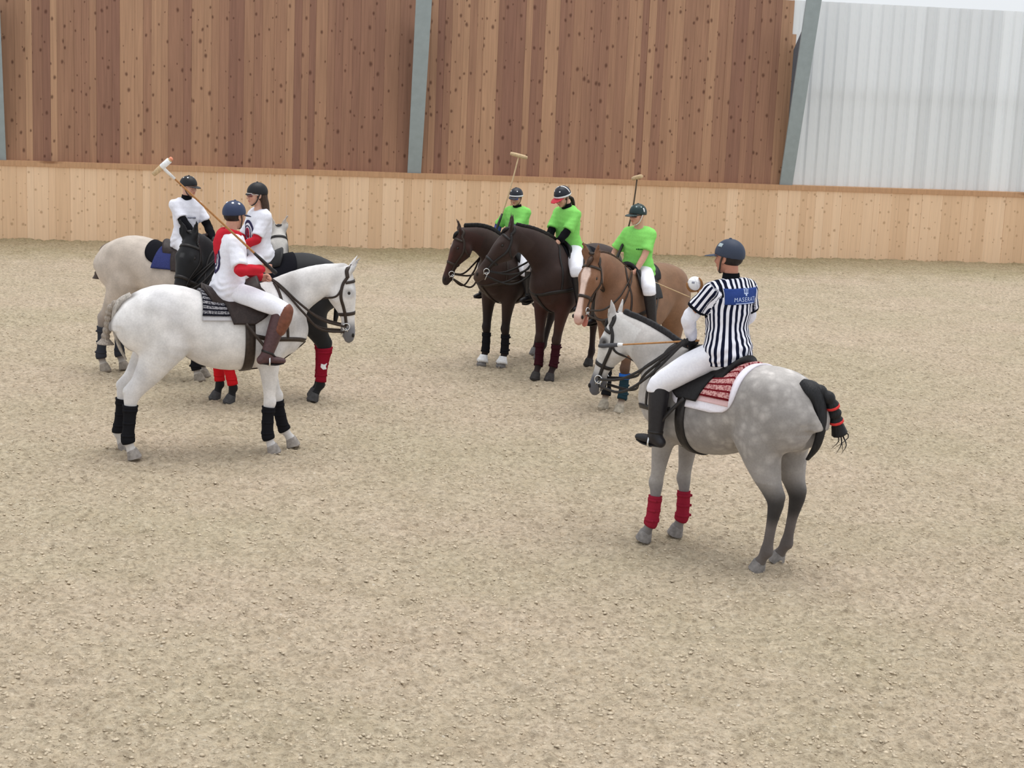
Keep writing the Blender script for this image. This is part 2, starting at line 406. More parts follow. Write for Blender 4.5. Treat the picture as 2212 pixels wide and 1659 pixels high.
def build_floor():
    nx, ny = 860, 860
    t = np.linspace(-1, 1, nx)[None, :]; y = (3.0 * (39.5 / 3.0) ** np.linspace(0, 1, ny))[:, None]
    x = t * (0.40 * y + 3.5); y = np.broadcast_to(y, x.shape)
    z = 0.030 * vnoise(x, y, 1.6, 1) + 0.026 * vnoise(x + .3 * y, y, 4.5, 2) + 0.034 * vnoise(x, y - .2 * x, 10, 3) + 0.034 * vnoise(x + 5, y, 19, 4) + 0.016 * vnoise(x, y + 3, 33, 9)
    z = z - 0.012 * smoothstep(0.18, 0.4, vnoise(x, y, 6.3, 5) * vnoise(x + 9, y, 2.1, 6) * 4)
    g = ((x * 0.35 + y) * 9.0); z = z + 0.0045 * np.sin(g + 3 * vnoise(x, y, 2.5, 8)) * smoothstep(-0.1, 0.3, vnoise(x, y, 0.25, 7) - 0.02 * x)
    v = np.stack([x, y, z - 0.006], -1).reshape(-1, 3)
    i = np.arange(nx * ny).reshape(ny, nx); F = np.stack([i[:-1, :-1], i[:-1, 1:], i[1:, 1:], i[1:, :-1]], -1).reshape(-1, 4)
    me = bpy.data.meshes.new('floor'); me.vertices.add(len(v)); me.vertices.foreach_set('co', v.ravel().astype(np.float32))
    me.loops.add(F.size); me.loops.foreach_set('vertex_index', F.ravel().astype(np.int32))
    me.polygons.add(len(F)); me.polygons.foreach_set('loop_start', np.arange(0, F.size, 4, dtype=np.int32)); me.polygons.foreach_set('loop_total', np.full(len(F), 4, np.int32))
    me.polygons.foreach_set('use_smooth', [True] * len(F)); me.update(calc_edges=True); sm = sand_material(); me.materials.append(sm)
    o = bpy.data.objects.new('floor', me); C.objects.link(o)
    tag(o, 'raked pale beige sand floor of the riding hall', kind='structure')
    # loose crumbs lying on the sand
    n = 75000; r = np.random.default_rng(11); ti = r.uniform(-1, 1, n); yy = 4.0 * (24.0 / 4.0) ** r.random(n); xx = ti * (0.38 * yy + 2)
    iy = np.clip(np.log(yy / 3.0) / math.log(39.5 / 3.0) * (ny - 1), 0, ny - 1).astype(int); ix = np.clip((xx / (0.40 * yy + 3.5) + 1) / 2 * (nx - 1), 0, nx - 1).astype(int); zz = z[iy, ix] - 0.006
    oc = np.array([(1, 0, 0), (0, 1, 0), (-1, 0, 0), (0, -1, 0), (0, 0, 1), (0, 0, -1)], float); of = np.array([(0, 1, 4), (1, 2, 4), (2, 3, 4), (3, 0, 4), (1, 0, 5), (2, 1, 5), (3, 2, 5), (0, 3, 5)])
    sz = (0.005 + 0.013 * r.random(n) ** 2.6)[:, None, None]; a = r.uniform(0, 6.28, n)
    v = oc[None] * sz * r.uniform(.55, 1.35, (n, 6, 1)) * np.array([1.35, 1, .62]) ; ca, sa = np.cos(a)[:, None], np.sin(a)[:, None]
    v = np.stack([v[..., 0] * ca - v[..., 1] * sa + xx[:, None], v[..., 0] * sa + v[..., 1] * ca + yy[:, None], v[..., 2] + zz[:, None] + sz[:, :, 0] * .15], -1).reshape(-1, 3)
    T = (of[None] + 6 * np.arange(n)[:, None, None]).reshape(-1, 3); me = bpy.data.meshes.new('sand_crumbs'); me.vertices.add(len(v)); me.vertices.foreach_set('co', v.ravel().astype(np.float32))
    me.loops.add(T.size); me.loops.foreach_set('vertex_index', T.ravel().astype(np.int32)); me.polygons.add(len(T)); me.polygons.foreach_set('loop_start', np.arange(0, T.size, 3, dtype=np.int32)); me.polygons.foreach_set('loop_total', np.full(len(T), 3, np.int32))
    me.update(calc_edges=True); me.materials.append(plain('sand_crumb', lin(206, 191, 168), .95, .05, .14, 9.0, 0)); c = bpy.data.objects.new('sand_crumbs', me); C.objects.link(c)
    tag(c, 'loose crumbs of pale sand and fibre on the hall floor', 'sand', kind='stuff')

def wood_material(name, tones, knot, knotscale, grain, rough=0.6):
    m, nt, p = nodes(name, rough, 0.2)
    inf = N(nt, 'ShaderNodeObjectInfo'); rnd = inf.outputs['Random']; geo = N(nt, 'ShaderNodeNewGeometry')
    off = N(nt, 'ShaderNodeVectorMath', operation='SCALE'); off.inputs[0].default_value = (3.1, 7.7, 41.0); nt.links.new(rnd, off.inputs['Scale'])
    add = N(nt, 'ShaderNodeVectorMath', operation='ADD'); nt.links.new(geo.outputs['Position'], add.inputs[0]); nt.links.new(off.outputs[0], add.inputs[1])
    mp = N(nt, 'ShaderNodeMapping'); mp.inputs['Rotation'].default_value = (0, 0, -WYAW); nt.links.new(add.outputs[0], mp.inputs['Vector'])
    g = N(nt, 'ShaderNodeMapping'); g.inputs['Scale'].default_value = (16, 1, 0.5); nt.links.new(mp.outputs[0], g.inputs['Vector'])
    z = N(nt, 'ShaderNodeTexNoise', Scale=1.6, Detail=5.0, Distortion=0.6); nt.links.new(g.outputs[0], z.inputs['Vector'])
    base = ramp(nt, rnd, tones)
    c = mixc(nt, base, ramp(nt, z.outputs[0], [(0.25, (1 - grain,) * 3), (0.75, (1 + grain,) * 3)]), 1.0, 'MULTIPLY')
    kx, kz = knotscale
    sx_ = N(nt, 'ShaderNodeSeparateXYZ'); nt.links.new(mp.outputs[0], sx_.inputs[0]); k = N(nt, 'ShaderNodeCombineXYZ'); kn = N(nt, 'ShaderNodeTexNoise', Scale=9.0, Detail=2.0); nt.links.new(mp.outputs[0], kn.inputs['Vector']); nt.links.new(mathn(nt, 'MULTIPLY_ADD', kn.outputs[0], 0.14, mathn(nt, 'MULTIPLY', sx_.outputs[0], kx)), k.inputs[0]); nt.links.new(mathn(nt, 'MULTIPLY', sx_.outputs[2], kz), k.inputs[1])
    vo = N(nt, 'ShaderNodeTexVoronoi', Scale=1.0, Randomness=1.0); vo.voronoi_dimensions = '2D'; nt.links.new(k.outputs[0], vo.inputs['Vector'])
    sz = mathn(nt, 'MULTIPLY_ADD', vo.outputs['Color'], 0.16, 0.035)
    kk = mathn(nt, 'SUBTRACT', 1.0, mathn(nt, 'DIVIDE', vo.outputs['Distance'], sz))
    kf = ramp(nt, kk, [(0.0, (0,) * 3), (0.7, (0.75,) * 3)])
    c = mixc(nt, c, knot, kf)
    nt.links.new(c, p.inputs['Base Color']); bump(nt, p, z.outputs[0], 0.25, 0.01)
    return m

def plank_mesh(name, mat):
    me = bpy.data.meshes.new(name); bm = bmesh.new(); bmesh.ops.create_cube(bm, size=1.0)
    bmesh.ops.translate(bm, verts=bm.verts, vec=(0.5, 0, 0.5))
    bmesh.ops.bevel(bm, geom=[e for e in bm.edges if abs((e.verts[0].co - e.verts[1].co).z) > 0.5 and e.verts[0].co.y < 0], offset=0.006, segments=1, affect='EDGES')
    bm.to_mesh(me); bm.free(); me.materials.append(mat); return me
def place_plank(me, name, parent, s, w, z0, z1, e, th=0.03):
    o = bpy.data.objects.new(name, me); C.objects.link(o); o.parent = parent
    o.location = tuple(wp(s, e, z0)); o.rotation_euler = (0, 0, WYAW); o.scale = (w - 0.002, th, z1 - z0); return o

def build_walls():
    root = tag(empty('wall_back'), 'tall back wall of the hall, timber boards with a translucent bay at right', kind='structure')
    m_up = wood_material('brown_boards', [(0.0, lin(146, 108, 92)), (0.3, lin(160, 121, 100)), (0.6, lin(170, 131, 106)), (0.85, lin(182, 143, 115)), (1.0, lin(200, 160, 128))], lin(84, 50, 38), (4.0, 2.6), 0.16)
    m_lo = wood_material('pale_boards', [(0.0, lin(230, 194, 158)), (0.5, lin(240, 204, 168)), (1.0, lin(248, 215, 181))], lin(186, 150, 116), (4.5, 4.0), 0.07)
    me_up, me_lo = plank_mesh('plank', m_up), plank_mesh('plank', m_lo)
    r = random.Random(3); s = -8.6
    while s < 16.2:
        w = min(r.choice([0.13, 0.14, 0.15, 0.16, 0.2, 0.24, 0.3]), 16.27 - s)
        if w < 0.06: break
        place_plank(me_up, 'plank', root, s, w, 1.5, 5.42, r.uniform(-0.006, 0.006)); s += w
    place_plank(me_up, 'plank', root, 16.27, 0.09, 1.5, 4.72, 0.0)
    # dark backing behind the joints
    v, f = box((0, 0, 0), (1, 1, 1)); q = np.array([wp(-8.6 + 24.87 * a, -0.05 - 0.05 * b, 1.45 + 3.95 * c) for a, b, c in v])
    mesh_obj('backing_board', q, f, plain('dark_timber', lin(70, 48, 36)), root, False)
    # light bay: translucent ribbed sheets, overlapping
    mt, nt, p = nodes('translucent_sheet', 0.45, 0.3)
    p.inputs['Base Color'].default_value = (0.84, 0.87, 0.90, 1)
    tr = N(nt, 'ShaderNodeBsdfTranslucent'); tr.inputs[0].default_value = (0.88, 0.93, 0.96, 1); mx = N(nt, 'ShaderNodeMixShader'); mx.inputs[0].default_value = 0.46
    geo = N(nt, 'ShaderNodeNewGeometry'); out = nt.nodes['Material Output']; inf = N(nt, 'ShaderNodeObjectInfo')
    nt.links.new(ramp(nt, inf.outputs['Random'], [(0.0, (0.83, 0.84, 0.84)), (1.0, (0.93, 0.94, 0.94))]), p.inputs['Base Color']); nt.links.new(ramp(nt, inf.outputs['Random'], [(0.0, (0.88, 0.89, 0.90)), (1.0, (0.96, 0.97, 0.98))]), tr.inputs[0])
    nt.links.new(p.outputs[0], mx.inputs[1]); nt.links.new(tr.outputs[0], mx.inputs[2]); nt.links.new(mx.outputs[0], out.inputs[0])
    me = bpy.data.meshes.new('sheet')
    prof = [(0.0, 0.0), (0.03, 0.045), (0.15, 0.045), (0.19, 0.0), (0.262, -0.012)]
    vv, ff = [], []
    for z in (1.5, 5.43):
        for x, y in prof: vv.append((x, -y, z))
        for x, y in prof: vv.append((x, -y + 0.004, z))
    k = len(prof)
    for i in range(k - 1): ff += [[i, i + 1, 2 * k + i + 1, 2 * k + i], [k + i + 1, k + i, 3 * k + i, 3 * k + i + 1], [2 * k + i, 2 * k + i + 1, 3 * k + i + 1, 3 * k + i], [i + 1, i, k + i, k + i + 1]]
    ff += [[0, 2 * k, 3 * k, k], [k - 1, 2 * k - 1, 4 * k - 1, 3 * k - 1]]
    me.from_pydata(vv, [], ff); me.materials.append(mt)
    for i in range(34):
        o = bpy.data.objects.new('sheet', me); C.objects.link(o); o.parent = root
        o.location = tuple(wp(16.25 + 0.25 * i, -0.05, 0)); o.rotation_euler = (0, 0, WYAW)
    m_grey = plain('galvanised_rail', lin(150, 152, 150), 0.5)
    for z in (3.4,):
        v, f = box((0, 0, 0), (1, 1, 1)); mesh_obj('purlin', np.array([wp(16.3 + 8.3 * a, -0.2 - 0.1 * b, z + 0.12 * c) for a, b, c in v]), f, m_grey, root, False)
    # kickboard in front, with its cap
    low = tag(empty('wall_back_lower'), 'low pale timber kickboard running below the brown wall', kind='structure')
    s = -8.6
    while s < 25.5:
        w = r.choice([0.14, 0.16, 0.2, 0.24, 0.28]); place_plank(me_lo, 'plank', low, s, w, -0.03, 1.45, 0.17 + r.uniform(-0.004, 0.004)); s += w
    v, f = box((0, 0, 0), (1, 1, 1))
    cap = mesh_obj('trim_1', np.array([wp(-8.6 + 34.2 * a, -0.05 + 0.265 * b, 1.45 + 0.10 * c) for a, b, c in v])[:, :], f, wood_material('cap_timber', [(0, lin(196, 154, 118)), (1, lin(200, 158, 122))], lin(130, 86, 60), (0.6, 3.0), 0.12), None, False)
    tag(cap, 'brown timber cap along the top of the kickboard', kind='structure')
    # frames: inner flange leans into the hall, web behind it, wood wall in between
    mg = plain('grey_steel_frame', lin(158, 170, 174), 0.55, 0.3, 0.06, 8.0, 0.05)
    mw = plain('shaded_steel_web', lin(104, 112, 124), 0.6, 0.3, 0.06, 8.0, 0.05)  # same steel as the flange, the web's shade put into a darker, bluer colour
    for i, s0 in enumerate((0.02, 8.31, 16.33, -7.87)):
        c = tag(empty('trim_%d' % (i + 2)), ['grey steel frame post at the left edge of the wall', 'grey steel frame post between the two brown timber bays', 'grey steel frame post between timber and white translucent bay', 'grey steel frame post far left at the next bay'][i], kind='structure')
        e0, e1, z0, z1, hw0, hw1 = 0.12, 1.0, 1.5, 6.4, 0.14, 0.165
        e1 = e0 + (1.0 - e0) * (z1 - z0) / 3.6
        P = []
        for z, e, hw in ((z0, e0, hw0), (z1, e1, hw1)):
            for de in (0.0, -0.05):
                P += [wp(s0 - hw, e + de, z), wp(s0 + hw, e + de, z)]
        f = [[0, 1, 5, 4], [3, 2, 6, 7], [2, 0, 4, 6], [1, 3, 7, 5], [4, 5, 7, 6], [2, 3, 1, 0]]
        mesh_obj('flange', P, f, mg, c, False)
        zt = 4.75; et = e0 + (1.0 - e0) * (zt - z0) / 3.6 - 0.05; P = []
        for t in (-0.012, 0.012): P += [wp(s0 + t, 0.02, z0), wp(s0 + t, e0 - 0.05, z0), wp(s0 + t, et, zt + 0.4), wp(s0 + t, 0.02, zt - 0.35)]
        mesh_obj('web', P, [[0, 1, 2, 3], [7, 6, 5, 4], [0, 4, 5, 1], [1, 5, 6, 2], [2, 6, 7, 3], [3, 7, 4, 0]], mw, c, False)
build_floor(); build_walls()
# ------------------------------------------------------------------ horses
def drape(bvh, xb, xf, th0, th1, zc, off, thick, nv=33, nu=11, R=0.95):
    """cloth or leather laid over the barrel: v runs around it, u along it"""
    out, inn, U_, V_ = [], [], [], []
    for i in range(nv):
        v = i / (nv - 1); th = th0 + (th1 - th0) * v
        for j in range(nu):
            u = j / (nu - 1); vv = 2 * v - 1; x = xb(vv) + (xf(vv) - xb(vv)) * u
            d = V(0, math.sin(th), math.cos(th)); o = V(x, 0, zc) + d * R
            h = bvh.ray_cast(Vector(o), Vector(-d), R)
            if h[0] is None: p = V(x, 0, zc) + d * 0.25; n = d
            else: p = np.array(h[0]); n = unit(np.array(h[1]) * V(0.3, 1, 1) + d)
            q = off(u, vv); out.append(p + n * (q + thick)); inn.append(p + n * max(q - 0.004, 0.0005)); U_.append(u); V_.append(v)
    v_, f = slab(np.array(out), np.array(inn), nv, nu)
    return v_, f, {'su': np.array(U_ + U_), 'sv': np.array(V_ + V_)}

def saddle_cloth_material(name, kind):
    m, nt, p = nodes(name, 0.95, 0.08); u = attr(nt, 'su').outputs['Fac']; v = attr(nt, 'sv').outputs['Fac']
    av = mathn(nt, 'ABSOLUTE', mathn(nt, 'MULTIPLY_ADD', v, 2.0, -1.0))       # 0 at the spine, 1 at the lower edge
    t = N(nt, 'ShaderNodeTexCoord'); wv = N(nt, 'ShaderNodeTexVoronoi', Scale=60.0); nt.links.new(t.outputs['Object'], wv.inputs['Vector'])
    if kind == 'red':
        ground = mixc(nt, lin(152, 84, 88), lin(208, 160, 156), ramp(nt, wv.outputs['Distance'], [(0.3, (0,) * 3), (0.6, (1,) * 3)]))
        bands = ramp(nt, av, [(0.0, (0,) * 3)]); dark = lin(112, 24, 34)
        s = mathn(nt, 'FRACT', mathn(nt, 'MULTIPLY', av, 7.0)); c = mixc(nt, ground, dark, ramp(nt, s, [(0.70, (0,) * 3), (0.74, (1,) * 3)]))
    elif kind == 'grey':
        ground = mixc(nt, lin(70, 68, 74), lin(150, 148, 152), ramp(nt, wv.outputs['Distance'], [(0.3, (0,) * 3), (0.6, (1,) * 3)]))
        s = mathn(nt, 'FRACT', mathn(nt, 'MULTIPLY', av, 7.0)); c = mixc(nt, ground, lin(24, 24, 34), ramp(nt, s, [(0.60, (0,) * 3), (0.64, (1,) * 3)]))
    else: c = mixc(nt, kind, tuple(x * 0.8 for x in kind), wv.outputs['Distance'])
    nt.links.new(c, p.inputs['Base Color']); bump(nt, p, wv.outputs['Distance'], 0.4, 0.006); return m

FORE = (np.array([(.50, .115, 1.10), (.43, .150, .93), (.445, .148, .80), (.455, .142, .66), (.46, .138, .53), (.462, .136, .465), (.455, .136, .40), (.452, .135, .30), (.452, .135, .215), (.458, .135, .165), (.480, .135, .105), (.495, .135, .070)]),
        np.array([.165, .130, .096, .070, .054, .055, .046, .036, .037, .046, .037, .046]), np.array([.085, .095, .080, .061, .051, .053, .043, .030, .032, .040, .035, .046]))
HIND = (np.array([(-.50, .130, 1.20), (-.50, .155, 1.04), (-.535, .160, .90), (-.590, .152, .77), (-.655, .142, .65), (-.700, .136, .565), (-.700, .135, .49), (-.690, .135, .38), (-.682, .135, .24), (-.676, .135, .175), (-.648, .135, .108), (-.628, .135, .070)]),
        np.array([  .280, .225, .162, .122, .086, .072, .057, .043, .041, .050, .038, .047]), np.array([.155, .150, .130, .100, .068, .053, .046, .036, .035, .042, .036, .046]))

def horse(name, label, org, yaw, S, poll, hpitch, hyaw, feet, coat, near=False, e0=48, e1=12, b1=0.30, b2=0.26, tail=None, mane=None, boots={}, bells=(), cloth_kind=None,
          strap=None, pad=None, saddle_mat=None, sx=0.10, reins=None, stirrups=None, hoof_col=(0.09, 0.08, 0.075), ear_fwd=0.5, headscale=1.0, dap=None, pad_len=(0.40, 0.36), mouth=None, neckscale=1.0, group=None, seat=True, fringe=None, hs_len=0.585):
    strap = strap or M_STRAP; saddle_mat = saddle_mat or M_SADDLE
    root = tag(empty(name, (org[0], org[1], 0), math.radians(yaw)), label, 'horse', group)
    h = 0.0125 if near else 0.0155
    poll = np.asarray(poll, float); a, p = math.radians(hyaw), math.radians(hpitch)
    fw, sd, up = V(math.cos(a), math.sin(a), 0), V(-math.sin(a), math.cos(a), 0), V(0, 0, 1)
    hd = fw * math.cos(p) - up * math.sin(p); hn = fw * math.sin(p) + up * math.cos(p); HL = hs_len * S * headscale
    nose = poll + hd * HL
    pts = np.vstack([poll, nose]); lo = np.minimum(pts.min(0) - .27, V(-1.0, -.42, 0.0) * S); hi = np.maximum(pts.max(0) + .27, V(.95, .42, 1.66) * S)
    F = SDF(lo, hi, h)
    # trunk: stations from buttock to chest
    st = np.array([(-.815, 1.25, 1.06, .125), (-.75, 1.385, .99, .205), (-.64, 1.465, .92, .260), (-.50, 1.525, 1.02, .280), (-.36, 1.52, .99, .285), (-.22, 1.47, .90, .286), (-.05, 1.425, .79, .295), (.12, 1.420, .755, .295), (.26, 1.455, .762, .270), (.38, 1.505, .775, .242), (.50, 1.485, .82, .215), (.60, 1.40, .88, .190), (.69, 1.27, .95, .140)]) * S
    zc = (st[:, 1] * .45 + st[:, 2] * .55); P = np.stack([st[:, 0], 0 * zc, zc], 1)
    F.chain(P, st[:, 1] - zc, zc - st[:, 2], st[:, 3], k=0, m=3)
    # neck
    B0 = V(.40, 0, 1.20) * S; r0, r1 = math.radians(e0), math.radians(e1)
    t1 = V(math.cos(r0), 0, math.sin(r0)); ym = math.radians(hyaw) * 0.75; t2 = V(math.cos(ym) * math.cos(r1), math.sin(ym) * math.cos(r1), math.sin(r1))
    b = [B0, B0 + t1 * b1 * S, poll - t2 * b2 * S, poll]
    tt = np.linspace(0, 1, 13)[:, None]; NP = (1 - tt) ** 3 * b[0] + 3 * (1 - tt) ** 2 * tt * b[1] + 3 * (1 - tt) * tt ** 2 * b[2] + tt ** 3 * b[3]
    tg = np.gradient(NP, axis=0); tg /= np.linalg.norm(tg, axis=1)[:, None]
    sdn = np.cross(V(0, 0, 1), tg); sdn /= np.linalg.norm(sdn, axis=1)[:, None]; NN = np.cross(tg, sdn)
    tq = np.linspace(0, 1, 13); rr = np.interp(tq, [0, .2, .4, .6, .8, 1], [.315, .262, .215, .178, .148, .112]) * S * np.linspace(neckscale, 1, 13); ww = np.interp(tq, [0, .2, .4, .6, .8, 1], [.165, .132, .108, .092, .082, .074]) * S * np.linspace(neckscale, 1, 13)
    F.chain(NP, rr * 0.97, rr, ww, n=NN, k=.07 * S, m=1)
    # head
    hs = np.array([(-.06, .070, .080, .066), (.08, .088, .115, .086), (.20, .092, .165, .100), (.32, .086, .170, .098), (.45, .076, .128, .078), (.58, .066, .086, .060), (.70, .060, .066, .051), (.82, .057, .058, .050), (.92, .055, .060, .054), (1.0, .040, .052, .046)])
    HP = poll + np.outer(hs[:, 0] * HL, hd) + np.outer(np.interp(hs[:, 0], [0, .3, 1], [0.0, .012, .0]) * S, hn); g = S * headscale
    F.chain(HP, hs[:, 1] * g, hs[:, 2] * g, hs[:, 3] * g, n=hn, k=.035 * S, m=3)
    H = lambda s, n_, y: poll + hd * HL * s + hn * n_ * g + sd * y * g
    for y in (-1, 1):
        F.ell(H(.27, .050, .070 * y), V(.045, .026, .030) * g, (hd, hn, sd), k=.03)          # brow above the eye
        F.ell(H(.27, -.070, .062 * y), V(.085, .070, .036) * g, (hd, hn, sd), k=.03)         # cheek
        F.ell(H(.93, .022, .034 * y), V(.032, .020, .022) * g, (hd, hn, sd), k=.02)
        F.ell(H(.955, .026, .056 * y), V(.020, .010, .014) * g, (hd, hn, sd), k=.008, op='sub')   # nostril
        F.ell(H(.265, .026, .098 * y), V(.022, .014, .014) * g, (hd, hn, sd), k=.01, op='sub')
        ed = unit(-hd * (1 - ear_fwd * .6) + hn * ear_fwd + sd * .22 * y)
        eb = H(-.05, .055, .052 * y); F.chain([eb - ed * .02, eb + ed * .05 * g, eb + ed * .11 * g, eb + ed * .175 * g], np.array([.032, .044, .034, .006]) * g, w=np.array([.024, .020, .014, .005]) * g, n=unit(sd + hn * .4 * y) , k=.012, m=3)
        F.ell(eb + ed * .09 * g + (hn * .8 + sd * .5 * y - 0 * hd) * .022 * g, V(.055, .018, .014) * g, (ed, unit(np.cross(ed, hn)), unit(np.cross(ed, np.cross(ed, hn)))), k=.006, op='sub')
    if mouth: F.chain([H(.55, -.075, 0), H(.80, -.105, 0), H(1.0, -.125, 0)], np.array([.035, .030, .026]) * g, w=np.array([.040, .036, .032]) * g, n=hn, k=.012)
    F.ell(H(.86, -.052, 0), V(.062, .022, .040) * g, (hd, hn, sd), k=.02)                    # lower lip
    # muscles
    for y in (-1, 1):
        F.ell(V(.50, .150 * y, 1.12) * S, V(.115, .062, .22) * S, ((.85, 0, -.5), (0, 1, 0), (.5, 0, .85)), k=.06 * S)
        F.ell(V(.36, .190 * y, .97) * S, V(.115, .055, .11) * S, k=.06 * S); F.ell(V(.66, .075 * y, 1.05) * S, V(.07, .075, .13) * S, k=.05 * S)
        F.ell(V(-.52, .120 * y, 1.34) * S, V(.22, .135, .13) * S, k=.07 * S); F.ell(V(-.65, .135 * y, 1.14) * S, V(.165, .120, .20) * S, k=.06 * S)
        F.ell(V(-.38, .175 * y, 1.0) * S, V(.08, .06, .11) * S, k=.06 * S)
    F.chain(np.array([(-.90, 0, 1.33), (-.88, 0, 1.15), (-.86, 0, .95)]) * S, [.045, .05, .05], k=.05, op='sub')
    F.ell(V(.42, 0, 1.46) * S, V(.13, .05, .06) * S, k=.05 * S)
    # legs
    legs = {}
    for nm, base, y in (('fl', FORE, 1), ('fr', FORE, -1), ('hl', HIND, 1), ('hr', HIND, -1)):
        P = base[0].copy() * S; P[:, 1] *= y; r = base[1] * S; w = base[2] * S
        fx, fy, *lift = feet[nm]; dx, dy = fx - P[-1, 0], fy - P[-1, 1]; top = (0.92 if base is FORE else 1.02) * S
        kk = np.clip((top - P[:, 2]) / (top - .07 * S), 0, 1); P[:, 0] += dx * kk; P[:, 1] += dy * kk
        if lift:   # toe points down, heel raised: rotate the foot
            pass
        F.chain(P, r, w=w, n=(1, 0, 0), k=.045 * S, m=3); legs[nm] = (P, r, w)
        if base is HIND:
            q = P[5]; F.chain([q + V(-.035, 0, .02) * S, q + V(-.052, 0, .055) * S, P[3] + V(-.075, 0, -.02) * S], np.array([.026, .027, .020]) * S, k=.02 * S)   # point of hock and tendon
        else:
            q = P[5]; F.ell(q + V(.014, 0, .01) * S, V(.046, .052, .055) * S, k=.02 * S)
        q = P[9]; F.ell(q + V(-.026, 0, -.014) * S, V(.026, .026, .032) * S, k=.02 * S)   # ergot tuft
    v, Fc = F.mesh(2)
    nz = vnormals(v, Fc)
    rel = v - poll; ht = rel @ hd / HL; hnv = rel @ hn / g; hsv = rel @ sd / g; hr = np.sqrt(hnv ** 2 + hsv ** 2)
    D = dict(x=v[:, 0] / S, y=v[:, 1] / S, z=v[:, 2] / S, ht=ht, hn=hnv, hs=hsv, head=((ht > -.15) & (ht < 1.2) & (hr < .24)).astype(float), nz=nz, v=v, wob=lambda s, seed=0: wob(v, s, seed), legs=legs, S=S)
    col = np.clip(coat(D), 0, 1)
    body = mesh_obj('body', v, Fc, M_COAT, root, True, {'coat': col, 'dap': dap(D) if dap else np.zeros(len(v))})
    bvh = bvh_of(v, Fc)
    # eyes
    meye = plain('horse_eye', (0.012, 0.008, 0.006), 0.08, 0.5, 0, 10, 0)
    for y in (-1, 1):
        e = sphere(H(.265, .026, .083 * y), .0185 * g); mesh_obj('eye', *e, meye, root)
    for y in (-1, 1): mesh_obj('nostril', *sphere(H(.945, .030, .052 * y), V(.013, .013, .022) * g * .9), plain('dark_nostril', (.02, .016, .015), .6), root)
    # hooves
    mh = plain('hoof_%d' % int(hoof_col[0] * 1000), hoof_col, 0.7, 0.2, 0.25, 30)
    for nm in ('fl', 'fr', 'hl', 'hr'):
        P, r, w = legs[nm]; c = P[-1].copy(); c[2] = 0
        zz = np.array([.082, .072, .035, .004, .0]) * S; px = np.array([-.004, 0, .014, .026, .026]) * S
        v2, f2 = tube([c + V(px[i], 0, zz[i]) for i in range(5)], np.array([.044, .051, .060, .068, .060]) * S, np.array([.044, .050, .055, .061, .054]) * S, n=V(1, 0, 0), seg=16)
        v2[:, 0] = np.where(v2[:, 0] < c[0] - .02 * S, c[0] - .02 * S + (v2[:, 0] - c[0] + .02 * S) * .75, v2[:, 0])
        mesh_obj('hoof', v2, f2, mh, root, True, angle=40)
    # leg boots or bandages
    for nm, (mb, z0, z1, rib, *bandm) in boots.items():
        P, r, w = legs[nm]; Q, rr_, wr_ = catmull(P, 4), catmull(r, 4)[:, 0], catmull(w, 4)[:, 0]; o = np.argsort(Q[:, 2])
        zs = np.concatenate([[z1 - .002], np.linspace(z1, z0, 16), [z0 + .002]]) * S
        cen = np.stack([np.interp(zs, Q[o, 2], Q[o, i]) for i in range(3)], 1); ra = np.maximum(np.interp(zs, Q[o, 2], rr_[o]), .040 * S) + .015; wa = np.maximum(np.interp(zs, Q[o, 2], wr_[o]), .036 * S) + .014
        bul = 1 + rib * np.sin(np.arange(len(zs)) * 2.2); ra *= bul; wa *= bul; ra[[0, -1]] -= .02; wa[[0, -1]] -= .02
        v2, f2 = tube(cen, ra, wa, n=V(1, 0, 0), seg=18); v2 += 0.002 * wob(v2, 30, 5)[:, None] * unit(V(1, 1, 0))
        bo = mesh_obj('leg_boot', v2, f2, mb, root)
        for q in (3, 8, 13):   # straps with a loose tab
            v3, f3 = tube([cen[q] + V(0, 0, .012), cen[q], cen[q] - V(0, 0, .012)], ra[q] * V(1, 1, 1) + .004, wa[q] * V(1, 1, 1) + .004, n=V(1, 0, 0), seg=18)
            sg = 1 if P[0, 1] > 0 else -1; c3 = cen[q] + V(-ra[q] * .7, sg * wa[q] * .8, 0); t3 = box(c3 - V(.014, .005, .010), c3 + V(.010, .005, .010))
            mesh_obj('strap', *join((v3, f3), t3), mb, bo)
        if bandm: mesh_obj('boot_band', *tube([cen[1] + V(0, 0, .004), cen[1], cen[4], cen[4] - V(0, 0, .004)], [.03, ra[2] + .006, ra[2] + .006, .03], [.03, wa[2] + .006, wa[2] + .006, .03], n=V(1, 0, 0), seg=18), bandm[0], bo)
    for nm in bells:
        P, r, w = legs[nm]; c = P[-2]; v2, f2 = tube([c + V(-.002, 0, .03), c + V(.004, 0, .0), c + V(.018, 0, -.035), c + V(.026, 0, -.062), c + V(.026, 0, -.060)], np.array([.045, .055, .072, .082, .07]) * S, np.array([.045, .053, .068, .076, .065]) * S, n=V(1, 0, 0), seg=18)
        mesh_obj('bell_boot', v2, f2, plain('white_rubber', lin(238, 238, 240), 0.6), root)
    # mane along the crest
    crest = NP + NN * (rr * 0.97)[:, None]
